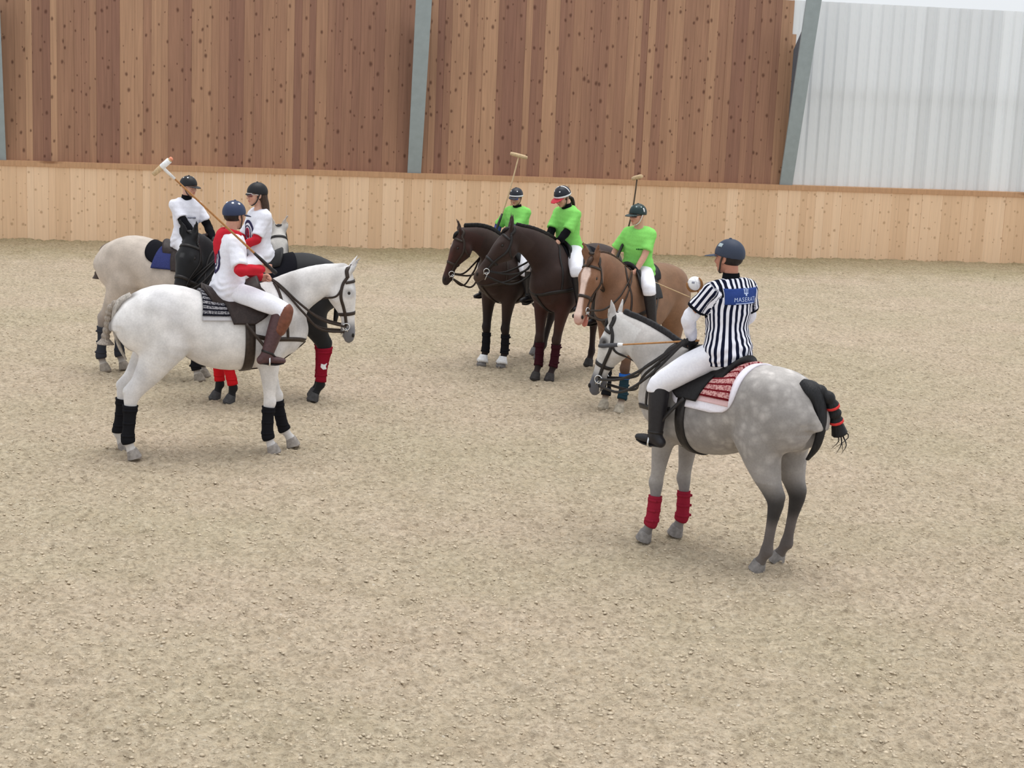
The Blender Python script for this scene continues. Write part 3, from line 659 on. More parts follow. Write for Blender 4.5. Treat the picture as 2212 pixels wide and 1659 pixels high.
    if mane:
        col_m, th, hgt = mane; K = [bvh.ray_cast(Vector(c + n_ * .15), Vector(-n_), .4) for c, n_ in zip(crest, NN)]
        cp = np.array([np.array(k[0]) if k[0] else c for k, c in zip(K, crest)]); e = hgt * np.interp(tq, [0, .12, .5, 1], [.35, .8, 1, .9])
        M_ = SDF(cp.min(0) - .12, cp.max(0) + .12, 0.010); M_.chain(cp[1:] + NN[1:] * (e * .25)[1:, None], e[1:], .02, th, n=NN[1:], k=0, m=1)
        for i in range(34):
            t_ = (i + .5) / 34 * 11 + 1; j = int(t_); f_ = t_ - j; j2 = min(j + 1, 12); q = cp[j] * (1 - f_) + cp[j2] * f_; n_ = NN[j]; s_ = sdn[j] * (1 if i % 2 else -1)
            M_.chain([q + n_ * .01, q + n_ * e[j] * 1.05 + s_ * .012 + tg[j] * RNG.uniform(-.02, .02)], [.014, .007], k=.012, m=1)
        F2 = M_.mesh(1); mesh_obj('mane', *F2, hair_material('mane_hair_%s' % name, col_m), root)
        fb = [H(-.06, .06, 0), H(.02, .10, .01), H(.12, .105, .0)]; mesh_obj('forelock', *tube(fb, [.03, .026, .01], [.04, .03, .012], n=hn, seg=8, m=3), hair_material('forelock_%s' % name, col_m), root)
    # tail
    if tail:
        mt_ = hair_material('tail_hair_%s' % name, tail['col'])
        tl = mesh_obj('tail', *tube(np.array(tail['dock']), tail['r'], tail.get('w'), n=V(-1, 0, .3), seg=12, m=4), mt_, root)
        if 'braid' in tail:
            B = catmull(np.array(tail['braid']), 8); k_ = np.arange(len(B)); rb = tail['br'] * (1 + .28 * np.abs(np.sin(k_ * math.pi / 5.0)) - .2); rb[-6:] = tail['br'] * np.linspace(1, tail.get('end', 1.2), 6)
            mesh_obj('tail_braid', *tube(B, rb, seg=10), hair_material('braid_hair_%s' % name, tail.get('bcol', tail['col'])), root)
            for q in tail.get('bands', ()):
                i = int(q * (len(B) - 1)); d = unit(B[min(i + 1, len(B) - 1)] - B[i - 1]); mesh_obj('tail_band', *tube([B[i] - d * .012, B[i] - d * .01, B[i] + d * .01, B[i] + d * .012], tail['br'] * V(.9, 1.12, 1.12, .9), seg=12), plain('red_tape', lin(226, 62, 62)), root)
            for q in range(tail.get('wisps', 0)):
                o_ = B[-1] + RNG.normal(size=3) * .02; mesh_obj('hair_wisp', *tube([o_, o_ + V(*RNG.normal(0, .03, 2), -.06), o_ + V(*RNG.normal(0, .06, 2), -.14)], [.006, .004, .001], seg=5, m=3), mt_, root)
    # bridle
    def hp(s, ang, rad=.35):
        axis = poll + hd * HL * s + hn * (-.02 * g); d = hn * math.cos(ang) + sd * math.sin(ang); k_ = bvh.ray_cast(Vector(axis + d * rad), Vector(-d), rad)
        return np.array(k_[0]) if k_[0] else axis + d * .08
    br = empty('bridle'); br.parent = root
    A = np.radians
    ring = lambda s0, s1, n_=28: [hp(s0 + (s1 - s0) * (1 - math.cos(q)) / 2, q) for q in np.linspace(0, 2 * math.pi, n_, endpoint=False)]
    mesh_obj('noseband', *hug(bvh, np.array(ring(.60, .60)), .032 * S, .007, m=2, closed=True), strap, br)
    for y in (-1, 1):
        mesh_obj('cheekpiece', *hug(bvh, np.array([hp(.02, y * A(60)), hp(.12, y * A(92)), hp(.3, y * A(108)), hp(.46, y * A(102)), hp(.60, y * A(94)), hp(.78, y * A(92))]), .027 * S, .008), strap, br)
    mesh_obj('browband', *hug(bvh, np.array([hp(.10, A(q)) for q in np.linspace(-75, 75, 9)]), .026 * S, .008), strap, br)
    mesh_obj('headpiece', *hug(bvh, np.array([hp(.03, A(60)), H(-.10, .03, .07), H(-.13, .10, 0), H(-.10, .03, -.07), hp(.03, -A(60))]), .034 * S, .008), strap, br)
    mesh_obj('throatlatch', *hug(bvh, np.array([hp(.08, A(80)), hp(.20, A(105)), hp(.30, A(130)), hp(.34, A(180)), hp(.30, -A(130)), hp(.20, -A(105)), hp(.08, -A(80))]), .018 * S, .007), strap, br)
    bits = {}
    for y in (-1, 1):
        c = hp(.80, y * A(98)); c = c + sd * y * .012; bits[y] = c
        t_ = np.linspace(0, 2 * math.pi, 17); mesh_obj('bit_ring', *tube(np.array([c + hd * .034 * math.cos(q) + hn * .034 * math.sin(q) for q in t_]) * 1.0, .006, seg=6), M_STEEL, br)
        mesh_obj('bit_shank', *tube([c + hd * .05 + hn * .01, c - hn * .02, c + hd * .09 - hn * .05], .005, seg=6, m=3), M_STEEL, br)
    if reins is not None:
        rn = empty('reins'); rn.parent = root; hl_, sag = reins['hand'], reins.get('sag', .06)
        for y in (-1, 1):
            for q, (dn, s2) in enumerate(((0.0, sag), (.06, sag * 1.7))):
                a_ = bits[y] + hd * dn * .8 - hn * dn * .4 ; b_ = np.asarray(hl_, float) + V(0, .012 * y, -.012 * q)
                m1 = a_ * .66 + b_ * .34 + V(0, y * .05, -s2); m2 = a_ * .33 + b_ * .67 + V(0, y * .06, -s2 * .9)
                for mm in (m1, m2):   # stay outside the neck
                    k_ = bvh.find_nearest(Vector(mm)); n_ = np.array(k_[1]); dd = (mm - np.array(k_[0])) @ n_
                    if dd < .025: mm += n_ * (.03 - dd)
                pp = catmull(np.array([a_, m1, m2, b_]), 7)
                for i in range(3, len(pp)):
                    k_ = bvh.find_nearest(Vector(pp[i])); n_ = np.array(k_[1]); dd = (pp[i] - np.array(k_[0])) @ n_
                    if dd < .014: pp[i] = np.array(k_[0]) + n_ * .016
                pp[1:-1] = (pp[:-2] + 2 * pp[1:-1] + pp[2:]) / 4; T = np.gradient(pp, axis=0); nn = np.cross(T, V(0, 0, 1)); nn /= np.linalg.norm(nn, axis=1)[:, None]
                mesh_obj('rein', *ribbon(pp, .022, .006, nn * y), reins.get('mat', strap), rn)
    # breast collar with neck strap and tie-down
    bc = empty('breast_collar'); bc.parent = root
    mesh_obj('chest_strap', *hug(bvh, np.array([(.30, -.29, 1.10), (.44, -.27, 1.07), (.58, -.23, 1.06), (.70, -.13, 1.05), (.76, 0, 1.045), (.70, .13, 1.05), (.58, .23, 1.06), (.44, .27, 1.07), (.30, .29, 1.10)]) * S, .038 * S, .009), strap, bc)
    for y in (-1, 1): mesh_obj('neck_strap', *hug(bvh, np.array([(.60, .22 * y, 1.07), (.585, .20 * y, 1.18), (.56, .16 * y, 1.32), (.53, .08 * y, 1.46), (.51, 0, 1.52)]) * S, .024 * S, .008), strap, bc)
    mesh_obj('tie_down', *hug(bvh, np.array([(.76, 0, 1.04), (.72, 0, .95), (.62, 0, .87), (.48, 0, .80), (.30, 0, .76)]) * S, .030 * S, .010, off=.004), strap, bc)
    # saddle: cloth, pad, panels, seat, girth, stirrups
    zc = 1.12 * S; sq = lambda v: (1 - abs(v) ** 5) ** (1 / 2.2)
    if cloth_kind:
        mk, back, front, drop = cloth_kind
        mesh_obj('saddle_cloth', *drape(bvh, lambda v: (sx - back * (.45 + .55 * sq(v))) * S, lambda v: (sx + front * (.55 + .45 * sq(v))) * S, -drop, drop, zc, lambda u, v: .004, .010, 41, 15)[:2], mk, root)
    if pad:
        mk, back, front, drop = pad
        v_, f_, at = drape(bvh, lambda v: (sx - back - .02 * v * v) * S, lambda v: (sx + front) * S, -drop, drop, zc, lambda u, v: .016, .016, 41, 15); po = mesh_obj('saddle_pad', v_, f_, mk, root, True, at)
        if fringe:
            for y in (-1, 1): mesh_obj('fringe', *drape(bvh, lambda v: (sx - back - .02) * S, lambda v: (sx + front) * S, y * drop if y > 0 else -drop - .13, drop + .13 if y > 0 else -drop, zc, lambda u, v: .014, .006, 6, 25)[:2], fringe, po)
    if seat:
        sa = empty('saddle'); sa.parent = root
        fl_ = 1.28
        for y in (-1, 1):
            mesh_obj('saddle_flap', *drape(bvh, lambda v: (sx - .14 + .10 * (v * y * .5 + .5)) * S, lambda v: (sx + .20 + .12 * math.sin(math.pi * min(1, max(0, (v * y * .5 + .5) * 1.0))) - .05 * (v * y * .5 + .5) ** 4) * S, 0.15 * y if y > 0 else -fl_, fl_ if y > 0 else -.15, zc, lambda u, v: .034, .012, 21, 11)[:2], saddle_mat, sa)
        prof = lambda u: np.interp(u, [0, .12, .3, .6, .82, 1], [.072, .066, .052, .046, .056, .062])
        mesh_obj('saddle_seat', *_seat(bvh, sx, S, zc, prof), saddle_mat, sa)
        mesh_obj('girth', *drape(bvh, lambda v: (sx + .07) * S, lambda v: (sx + .16) * S, 1.2, 2 * math.pi - 1.2, zc, lambda u, v: .004, .012, 45, 4)[:2], strap, sa)
        if stirrups:
            for y, ft in stirrups.items():
                ft = np.asarray(ft, float); top = ft + V(0, 0, .105)
                k_ = bvh.ray_cast(Vector((sx * S + .07, y * 1.0, 1.22 * S)), Vector((0, -y, 0)), 1.0); q = (np.array(k_[0]) if k_[0] else V(sx, y * .28, 1.22)) + V(0, y * .05, 0)
                pp = catmull(np.array([q, q * .5 + top * .5 + V(0, y * .02, 0), top]), 6); so = mesh_obj('stirrup_leather', *ribbon(pp, .028, .006, np.tile(V(0, y, 0), (len(pp), 1))), strap, sa)
                loop = [top, top + V(0, -.035, -.012), top + V(0, -.058, -.055), top + V(0, -.062, -.118), top + V(0, 0, -.128), top + V(0, .062, -.118), top + V(0, .058, -.055), top + V(0, .035, -.012), top]
                mesh_obj('stirrup_iron', *tube(catmull(np.array(loop), 4), .009, .007, n=V(1, 0, 0), seg=6, cap=False), M_STEEL, sa)
    return dict(root=root, bvh=bvh, S=S, H=H, bits=bits, legs=legs)

def _seat(bvh, sx, S, zc, prof):
    out, inn = [], []; nv, nu = 19, 23
    for i in range(nv):
        v = 2 * i / (nv - 1) - 1; th = v * .60
        for j in range(nu):
            u = j / (nu - 1); ex = .05 * (1 - abs(v)) ; x = (sx - .20 - .07 * math.cos(v * 1.5) + (.46 + .03 * math.cos(v * 1.5)) * u) * S
            d = V(0, math.sin(th), math.cos(th)); k = bvh.ray_cast(Vector(V(x, 0, zc) + d * .95), Vector(-d), .95); p = np.array(k[0]) if k[0] else V(x, 0, zc) + d * .3
            q = .030 + (prof(u) - .030 + .02) * (1 - abs(v) ** 2.2) ** .8; out.append(p + d * q); inn.append(p + d * .02)
    return slab(np.array(out), np.array(inn), nv, nu)
# ------------------------------------------------------------------ riders
def head_mesh():
    h = 0.0048; F = SDF((-.14, -.115, -.13), (.15, .115, .27), h)
    F.ell((-.012, 0, .148), (.100, .078, .090), k=.0)
    F.chain([(.035, 0, .150), (.045, 0, .105), (.048, 0, .065), (.050, 0, .032)], [.052, .048, .044, .036], w=[.066, .062, .054, .034], n=(1, 0, 0), k=.03)
    F.ell((.018, 0, .060), (.060, .054, .042), k=.03); F.ell((.078, 0, .022), (.018, .020, .016), k=.02)
    for y in (-1, 1):
        F.ell((.066, .040 * y, .088), (.026, .022, .022), k=.02)
        F.ell((.097, .032 * y, .121), (.018, .019, .012), k=.012, op='sub'); F.ell((.083, .032 * y, .121), .0135, k=.002)
        F.chain([(.094, .014 * y, .138), (.093, .034 * y, .142), (.078, .055 * y, .136)], [.009, .010, .008], k=.015)
        F.ell((-.005, .079 * y, .108), (.020, .009, .033), ((.95, 0, .3), (0, 1, 0), (-.3, 0, .95)), k=.008); F.ell((.002, .088 * y, .108), (.009, .007, .018), k=.006, op='sub')
        F.ell((.104, .013 * y, .080), (.011, .009, .009), k=.008)
    F.chain([(.088, 0, .132), (.101, 0, .108), (.113, 0, .086)], [.009, .011, .014], w=[.009, .010, .013], n=(1, 0, 0), k=.014)
    F.ell((.094, 0, .056), (.013, .025, .0065), k=.006); F.ell((.091, 0, .045), (.013, .021, .0075), k=.006)
    F.chain([(-.022, 0, .075), (-.030, 0, .0), (-.034, 0, -.11)], [.052, .050, .056], k=.02)
    v, f = F.mesh(1)
    c = np.tile(V(1.0, 1.0, 1.0), (len(v), 1)); x, y, z = v.T; ay = np.abs(y)
    def put(m, k):
        nonlocal c
        c = c * (1 - m[:, None]) + np.array(k) * m[:, None]
    put(.75 * smoothstep(1.2, .8, np.sqrt(((z - .050) / .012) ** 2 + (y / .026) ** 2)) * (x > .082), (.80, .48, .45))
    put(.35 * smoothstep(1.2, .3, np.sqrt(((z - .085) / .03) ** 2 + ((ay - .045) / .028) ** 2)) * (x > .05), (1.0, .72, .66))
    put(smoothstep(1.1, .8, np.sqrt(((z - .147) / .006) ** 2 + ((ay - .036) / .020) ** 2)) * (x > .06), (.22, .15, .10))
    d = np.sqrt((x - .083) ** 2 + (ay - .032) ** 2 + (z - .121) ** 2); put(((d < .0155) & (np.abs(z - .121) < .0075) & (x > .086)).astype(float), (1.3, 1.4, 1.5))
    put(((d < .0165) & (np.abs(z - .121) < .0065) & (np.abs(ay - .032) < .0065) & (x > .088)).astype(float), (.08, .06, .05))
    return v, f, c
def hand_mesh():
    h = 0.004; F = SDF((-.05, -.07, -.07), (.14, .085, .045), h)
    F.chain([(-.035, 0, 0), (0, 0, 0), (.035, .002, 0), (.080, 0, .002)], [.022, .020, .019, .015], w=[.026, .029, .039, .042], n=(0, 0, 1), k=.01)
    for i, (y, L) in enumerate(((.031, .95), (.010, 1.05), (-.011, 1.0), (-.031, .82))):
        F.chain([(.074, y, .004), (.100 + .008 * L, y, -.008), (.104 + .004 * L, y, -.034), (.080, y * .97, -.048), (.060, y * .95, -.042)], [.0105, .0098, .0092, .0086, .0075], k=.003, m=2)
        F.ell((.080, y, .010), (.012, .010, .009), k=.008)
    F.chain([(.012, .028, -.006), (.038, .050, -.020), (.066, .050, -.036), (.090, .034, -.046)], [.018, .0145, .0118, .0095], k=.012)
    return F.mesh(1)
HEAD = head_mesh(); HAND = hand_mesh()

def frame(x, up):
    x = unit(x); y = unit(np.cross(up, x)); return np.stack([x, y, np.cross(x, y)], 1)
def ik(sh, hand, l1, l2, pole):
    d = hand - sh; L = np.linalg.norm(d); Lm = .995 * (l1 + l2)
    if L > Lm: hand = sh + d / L * Lm; d = hand - sh; L = Lm
    a = (l1 * l1 - l2 * l2 + L * L) / (2 * L); hh = math.sqrt(max(l1 * l1 - a * a, 1e-6)); u = d / L; p = unit(pole - u * (pole @ u)); return sh + u * a + p * hh, hand

def decal(bvh, c, nrm, up, uv, off, scale=1.0):
    """lay flat 2-D points (u, v) on a surface by rays along -nrm"""
    nrm = unit(nrm); r = unit(np.cross(up, nrm)); u_ = np.cross(nrm, r); out = []
    for a, b in uv:
        o = np.asarray(c) + r * a * scale + u_ * b * scale; k = bvh.ray_cast(Vector(o + nrm * .3), Vector(-nrm), .6)
        out.append(np.array(k[0]) + np.array(k[1]) * off if k[0] else o)
    return np.array(out)
def decal_rect(bvh, c, nrm, up, w, h, off, th=.003, nu=13, nv=9):
    uv = [((i / (nu - 1) - .5) * w, (j / (nv - 1) - .5) * h) for i in range(nu) for j in range(nv)]
    return slab(decal(bvh, c, nrm, up, uv, off + th), decal(bvh, c, nrm, up, uv, off - .002), nu, nv)
def decal_ring(bvh, c, nrm, up, r0, r1, asp, off, th=.002, n=36, a0=0, a1=2 * math.pi):
    uv = [(r * math.cos(t), r * asp * math.sin(t)) for t in np.linspace(a0, a1, n) for r in np.linspace(r0, r1, 3)]
    return slab(decal(bvh, c, nrm, up, uv, off + th), decal(bvh, c, nrm, up, uv, off - .001), n, 3)

def person(name, label, H, sc, pel, lean, tyaw, head, hands, legs, shirt, sleeve, trouser, boot, helmet, skin, extras=(), arm_bare=True, sleeve_len=.62, long_sleeve=None, glove=None, breech_low=.16, side=0.0, pole=(-.5, .9, -.6), stripes=False, girl=False, hem=.10, collar=None, hand_up=None, shirt_fat=0.0, lf=1.15, shw=.158, poles=None, kneepad=None):
    R0 = H['root']; root = tag(empty(name, R0.location, R0.rotation_euler[2]), label, 'person', 'polo riders')
    s_ = sc; P = V(*pel); la, ty = math.radians(lean), math.radians(tyaw)
    sd0 = V(math.sin(la), side, math.cos(la)); sd0 = unit(sd0)
    ft = V(math.cos(ty), math.sin(ty), 0); ft = unit(ft - sd0 * (ft @ sd0)); lt = np.cross(sd0, ft)
    f0 = V(1, 0, 0); f0 = unit(f0 - sd0 * (f0 @ sd0))
    q = np.array([-.09, -.02, .06, .16, .28, .39, .465, .505]) * s_
    TP = P + np.outer(q, sd0); TP += np.outer(np.array([-.01, -.01, 0, .005, .0, -.008, -.01, -.01]) * s_, f0)
    tn = np.array([f0 * (1 - t) + ft * t for t in smoothstep(0, .3 * s_, q)])
    gw = .93 if girl else 1.0
    tru = np.array([.11, .122, .115, .105, .118, .112, .075, .055]) * s_; trd = np.array([.12, .128, .112, .098, .108, .112, .085, .06]) * s_; tw = np.array([.155, .172, .160, .142, .155, .165, .135, .075]) * s_ * gw
    NB = TP[-1].copy(); shs, elb, hnd, wr = {}, {}, {}, {}
    for y in (-1, 1):
        sh = NB - sd0 * .068 * s_ + lt * y * shw * s_ * gw; shs[y] = sh
        hh = np.asarray(hands[y], float); pl = V(*(poles[y] if poles else (pole[0], pole[1] * y, pole[2])))
        e, w_ = ik(sh, hh, .285 * s_, .255 * s_, pl); elb[y], hnd[y] = e, w_
    hip = {y: P + V(0, y * .085 * s_, -.02 * s_) for y in (-1, 1)}
    ears_up = sd0
    # head frame
    hy, hpit, hrol = (math.radians(a) for a in head); cy, sy = math.cos(hy), math.sin(hy)
    hx = V(cy * math.cos(hpit), sy * math.cos(hpit), -math.sin(hpit)); hyv = V(-sy, cy, 0); hz = np.cross(hx, hyv)
    hyv, hz = hyv * math.cos(hrol) + hz * math.sin(hrol), hz * math.cos(hrol) - hyv * math.sin(hrol); HM = np.stack([hx, hyv, hz], 1)
    HO = NB + sd0 * .060 * s_ + hx * .022 * s_
    hw = lambda p: np.asarray(p, float) * s_ @ HM.T + HO
    # one continuous body under the clothes, with head and hands
    allp = np.vstack([TP, *shs.values(), *elb.values(), *hnd.values(), *[legs[y]['knee'] for y in legs], *[legs[y]['ankle'] for y in legs], HO])
    lo, hi = allp.min(0) - .22, allp.max(0) + .22
    F = SDF(lo, hi, .0125); ee = -.014
    F.chain(TP, tru, trd, tw, n=tn, k=0, e=ee); F.chain([NB - sd0 * .03, NB + sd0 * .04 * s_, HO + hz * .03 * s_ - hx * .02 * s_], [.056 * s_, .052 * s_, .050 * s_], k=.03)
    arm_r = lambda t: np.interp(t, [0, .25, .5, .75, 1], [.056, .050, .042, .040, .028]) * s_ * gw
    def limb(y):
        a, b, c = shs[y], elb[y], hnd[y]; return np.array([a, a * .5 + b * .5, b, b * .5 + c * .5, c])
    for y in (-1, 1):
        A_ = limb(y); F.chain([NB - sd0 * .05 * s_, shs[y]], [.05 * s_, .058 * s_], k=.03, m=1, e=ee); F.chain(A_, arm_r(np.linspace(0, 1, 5)), k=.02, m=2)
        L = legs[y]; F.chain([hip[y], L['knee'], L['ankle']], [.085 * s_, .056 * s_, .038 * s_], k=.03, m=2, e=-.01)
        F.chain([L['ankle'] - V(.03, 0, .02) * s_, L['toe']], [.03 * s_, .022 * s_], k=.02, m=1)
    bv, bf = F.mesh(1); ms = [(bv, bf)]; cols = [np.tile(V(*skin), (len(bv), 1))]
    ms.append((hw(HEAD[0]), HEAD[1])); cols.append(HEAD[2] * V(*skin))
    gl = []
    for y in (-1, 1):
        x = unit(hnd[y] - elb[y]); upd = np.asarray((hand_up or {}).get(y, (0, 0, 1)), float)
        hx2 = x; hy2 = unit(upd - hx2 * (upd @ hx2)); hz2 = np.cross(hx2, hy2); HV = HAND[0].copy(); f_ = HAND[1]
        if y > 0: HV[:, 2] *= -1; f_ = f_[:, ::-1]
        hv = hnd[y] + (HV * s_ * 1.02) @ np.stack([hx2, hy2, hz2], 0)
        if glove and y in glove: gl.append((y, hv, f_))
        ms.append((hv if not (glove and y in glove) else hnd[y] + (hv - hnd[y]) * .93, f_)); cols.append(np.tile(V(*skin) * V(1, .93, .92), (len(hv), 1)))
    mesh_obj('body', *join(*ms), M_SKIN, root, True, {'coat': np.vstack(cols)})
    for y, hv, f_ in gl:
        n_ = vnormals(hv, f_); gv = hv + n_ * .004; cuff = tube([hnd[y] - unit(hnd[y] - elb[y]) * .075, hnd[y] - unit(hnd[y] - elb[y]) * .03, hnd[y] + unit(hnd[y] - elb[y]) * .02], V(.044, .037, .036) * s_, seg=14); mesh_obj('glove', *join((gv, f_), cuff), glove[y], root)
    # shirt
    G = SDF(lo, hi, .0095 if stripes else .0115); fat = .012 + shirt_fat
    hp_ = P + sd0 * (-hem) * s_; G.chain(TP, tru + np.linspace(.012, 0, 8), trd + np.linspace(.012, 0, 8), tw + np.linspace(.016, 0, 8), n=tn, k=0, e=fat, cuts=[(hp_, -sd0), (NB + sd0 * .012 * s_ + ft * .02, unit(sd0 + ft * .18))])
    for y in (-1, 1):
        a, b = shs[y], elb[y]; G.chain([NB - sd0 * .03 * s_ + lt * y * .05 * s_, a + (sd0 * .0)], [.042 * s_, .048 * s_], k=.03, m=1, e=.014)
        t = sleeve_len; d = unit(b - a); c = a + (b - a) * t; G.chain([a - d * .01, a * .5 + c * .5, c + d * .06], np.array([.046, .053, .063]) * s_ * gw, k=.022, m=2, e=.014 + .4 * shirt_fat, cuts=[(c, d)])
    sv, sf = G.mesh(1); nn = vnormals(sv, sf)
    rel = sv - P; zz = rel @ sd0; fold = .0045 * np.sin(zz * 70 + 4 * wob(sv, 9, 3)) * smoothstep(.22, .02, zz) + .0055 * wob(sv * V(1, 1, .55), 26, 2) + .003 * wob(sv, 48, 7)
    sv = sv + nn * fold[:, None]; at = {}
    if stripes:
        lat = (sv - TP[3]) @ lt; fwd_ = (sv - TP[3]) @ ft; w_ = .170 * s_; u = np.clip(lat / w_, -1, 1); top_ = smoothstep(.27 * s_, .40 * s_, zz); arc = lat * top_ + (1 - top_) * w_ * np.arctan2(lat / w_, -fwd_ / (.125 * s_))
        slv = np.zeros(len(sv)); band = np.zeros(len(sv))
        for y in (-1, 1):
            a, b = shs[y], elb[y]; d = unit(b - a); r = sv - a; t = r @ d; pr = r - np.outer(t, d); m = (np.linalg.norm(pr, axis=1) < .10 * s_) & ((sv - NB) @ lt * y > .140 * s_) & (t > -.05 - .0 * s_)
            e1 = unit(ft - d * (ft @ d)); e2 = np.cross(d, e1); ang = np.arctan2(pr @ e2, pr @ e1); arc = np.where(m, ang * .070 * s_ + .013, arc); slv = np.maximum(slv, m.astype(float)); band = np.maximum(band, smoothstep(sleeve_len * .285 * s_ - .028, sleeve_len * .285 * s_ - .024, t) * m)
            seam = np.exp(-(((sv - NB) @ lt * y - .140 * s_) / .008) ** 2) * (t < .10) * (np.linalg.norm(pr, axis=1) < .12); band = np.maximum(band, seam)
        at = {'st': arc, 'band': band}
    so = mesh_obj('shirt', sv, sf, shirt, root, True, at); sb = bvh_of(sv, sf)
    if long_sleeve is not None:
        for y, ml in long_sleeve.items():
            a, b, c = shs[y], elb[y], hnd[y]; A_ = np.array([a + (b - a) * (sleeve_len - .10), a + (b - a) * max(.8, sleeve_len + .05), b, b + (c - b) * .45, b + (c - b) * ml[1]]); rr = np.array([.044, .048, .048, .044, .036]) * s_ * gw + .008
            E_ = SDF(A_.min(0) - .12, A_.max(0) + .12, .0095); E_.chain(A_, rr, k=0, m=4); v_, f_ = E_.mesh(1); v_ = v_ + vnormals(v_, f_) * (.0055 * wob(v_, 45, 4 + y))[:, None]
            mesh_obj('sleeve', v_, f_, ml[0], root)
    if collar is not None:
        t_ = np.linspace(0, 2 * math.pi, 25); cc = NB + sd0 * .030 * s_ - ft * .004
        mesh_obj('collar', *tube(np.array([cc - sd0 * .045 * s_, cc - sd0 * .01 * s_, cc + sd0 * collar[1] * s_, cc + sd0 * (collar[1] - .004) * s_]), V(.076, .068, .062, .05) * s_, V(.082, .070, .062, .05) * s_, n=ft, seg=20), collar[0], root)
    # breeches
    G = SDF(lo, hi, .0115)
    G.chain(TP[:4], tru[:4] + .004, trd[:4] + .006, tw[:4] + .004, n=tn[:4], k=0, e=.008, cuts=[(P + sd0 * .10 * s_, sd0)])
    for y in (-1, 1):
        L = legs[y]; kn, an = L['knee'], L['ankle']; lowp = kn + (an - kn) * breech_low; d = unit(an - kn)
        G.chain([hip[y], hip[y] * .5 + kn * .5, kn, lowp + d * .05], np.array([.094, .086 * lf, .066 * lf, .058 * lf]) * s_, n=(1, 0, 0), k=.035, m=3, e=.006, cuts=[(lowp, d)])
    v_, f_ = G.mesh(1); v_ = v_ + vnormals(v_, f_) * (.004 * wob(v_, 25, 9))[:, None]; mesh_obj('breeches', v_, f_, trouser, root)
    # boots
    for y in (-1, 1):
        L = legs[y]; kn, an, toe = L['knee'], L['ankle'], L['toe']; d = unit(an - kn); B = SDF(np.minimum(np.minimum(kn, an), toe) - .16, np.maximum(np.maximum(kn, an), toe) + .16, .009)
        top = kn + (an - kn) * L.get('top', .06); B.chain([top - d * .06, kn + (an - kn) * .35, kn + (an - kn) * .7, an - d * .0], np.array([.072, .064, .054, .045]) * s_ * lf, n=(1, 0, 0), k=0, m=3, cuts=[(top, -d)])
        fd = unit(toe - an); heel = an - V(fd[0], fd[1], 0) * .055 * s_ + V(0, 0, -.045) * s_; ball = an * .35 + toe * .65 + V(0, 0, -.012) * s_
        B.chain([an, heel], [.042 * s_, .034 * s_], k=.03, m=1); B.chain([heel + V(0, 0, .0), an * .6 + toe * .4 + V(0, 0, -.022 * s_), ball, toe], np.array([.034, .034, .034, .026]) * s_, w=np.array([.034, .036, .042, .032]) * s_, k=.03, m=2)
        v_, f_ = B.mesh(1); bo = mesh_obj('boot', v_, f_, boot if not isinstance(boot, dict) else boot[y], root); bb = bvh_of(v_, f_)
        hd_ = heel + V(0, 0, -.028 * s_); mesh_obj('boot_sole', *tube([hd_, an * .5 + toe * .5 + V(0, 0, -.062 * s_), toe + V(.006, 0, -.022 * s_)], [.010, .009, .008], np.array([.030, .036, .026]) * s_, n=(0, 0, 1), seg=10, m=4), M_STRAP, bo)
        ap = an - d * .03; t_ = np.linspace(0, 2 * math.pi, 21)[:-1]; e1 = unit(V(1, 0, 0) - d * d[0]); e2 = np.cross(d, e1)
        mesh_obj('boot_strap', *hug(bb, np.array([ap + .08 * (e1 * math.cos(q) + e2 * math.sin(q)) for q in t_]), .020, .004, m=2, closed=True), M_STRAP, bo)
        if kneepad and y in kneepad:
            K = SDF(kn - .25, kn + .25, .009); K.chain([kn + d * .0 + V(.020, y * .018, 0), kn + d * .08 + V(.026, y * .02, 0), kn + d * .18 + V(.024, y * .018, 0)], np.array([.082, .084, .072]) * s_, n=(1, 0, 0), k=0, m=3); K.chain([kn - d * .30 - V(.06, 0, 0), kn + d * .3 - V(.085, 0, 0)], np.array([.100, .090]) * s_, n=(1, 0, 0), k=0.004, m=2, op='sub')
            kp = mesh_obj('knee_guard', *K.mesh(1), kneepad[y], root)
            for q in (-.02, .09):
                ap = kn + d * q; mesh_obj('strap', *tube([ap - d * .012, ap, ap + d * .012], .074 * s_, seg=18), M_BROWNSTRAP, kp)
    # helmet
    hs = helmet; G = SDF((-.16, -.14, .04), (.16, .14, .30), .0065)
    G.ell((-.008, 0, .150), (.122, .100, .112), k=0); G.cut((0, 0, .128), unit(V(.16, 0, -1)))
    G.ell((-.008, 0, .150), (.107, .088, .098), k=.004, op='sub')
    hv, hf = G.mesh(1); hel = mesh_obj('helmet', hw(hv), hf, hs['mat'], root); hb = bvh_of(hv, hf)
    vl, vw = hs.get('visor', (.085, .080)); G = SDF((-.16, -.14, .04), (.30, .14, .22), .005)
    G.chain([(.05, 0, .140), (.095, 0, .138), (.105 + vl * .5, 0, .131), (.105 + vl, 0, .121)], [.006, .006, .0055, .005], w=[.088, vw, vw * .82, vw * .42], n=(.1, 0, 1), k=0, m=3); G.ell((-.008, 0, .150), (.112, .092, .110), k=.003, op='sub')
    vv, vf = G.mesh(1); vv[:, 2] -= 1.4 * vv[:, 1] ** 2; mesh_obj('visor', hw(vv), vf, hs.get('vmat', hs['mat']), hel)
    def on(az, el):   # point on the dome
        d = V(math.cos(el) * math.cos(az), math.cos(el) * math.sin(az), math.sin(el)); k_ = hb.ray_cast(Vector(V(-.008, 0, .150) + d * .3), Vector(-d), .3); return (np.array(k_[0]) if k_[0] else V(-.008, 0, .15) + d * .11), d
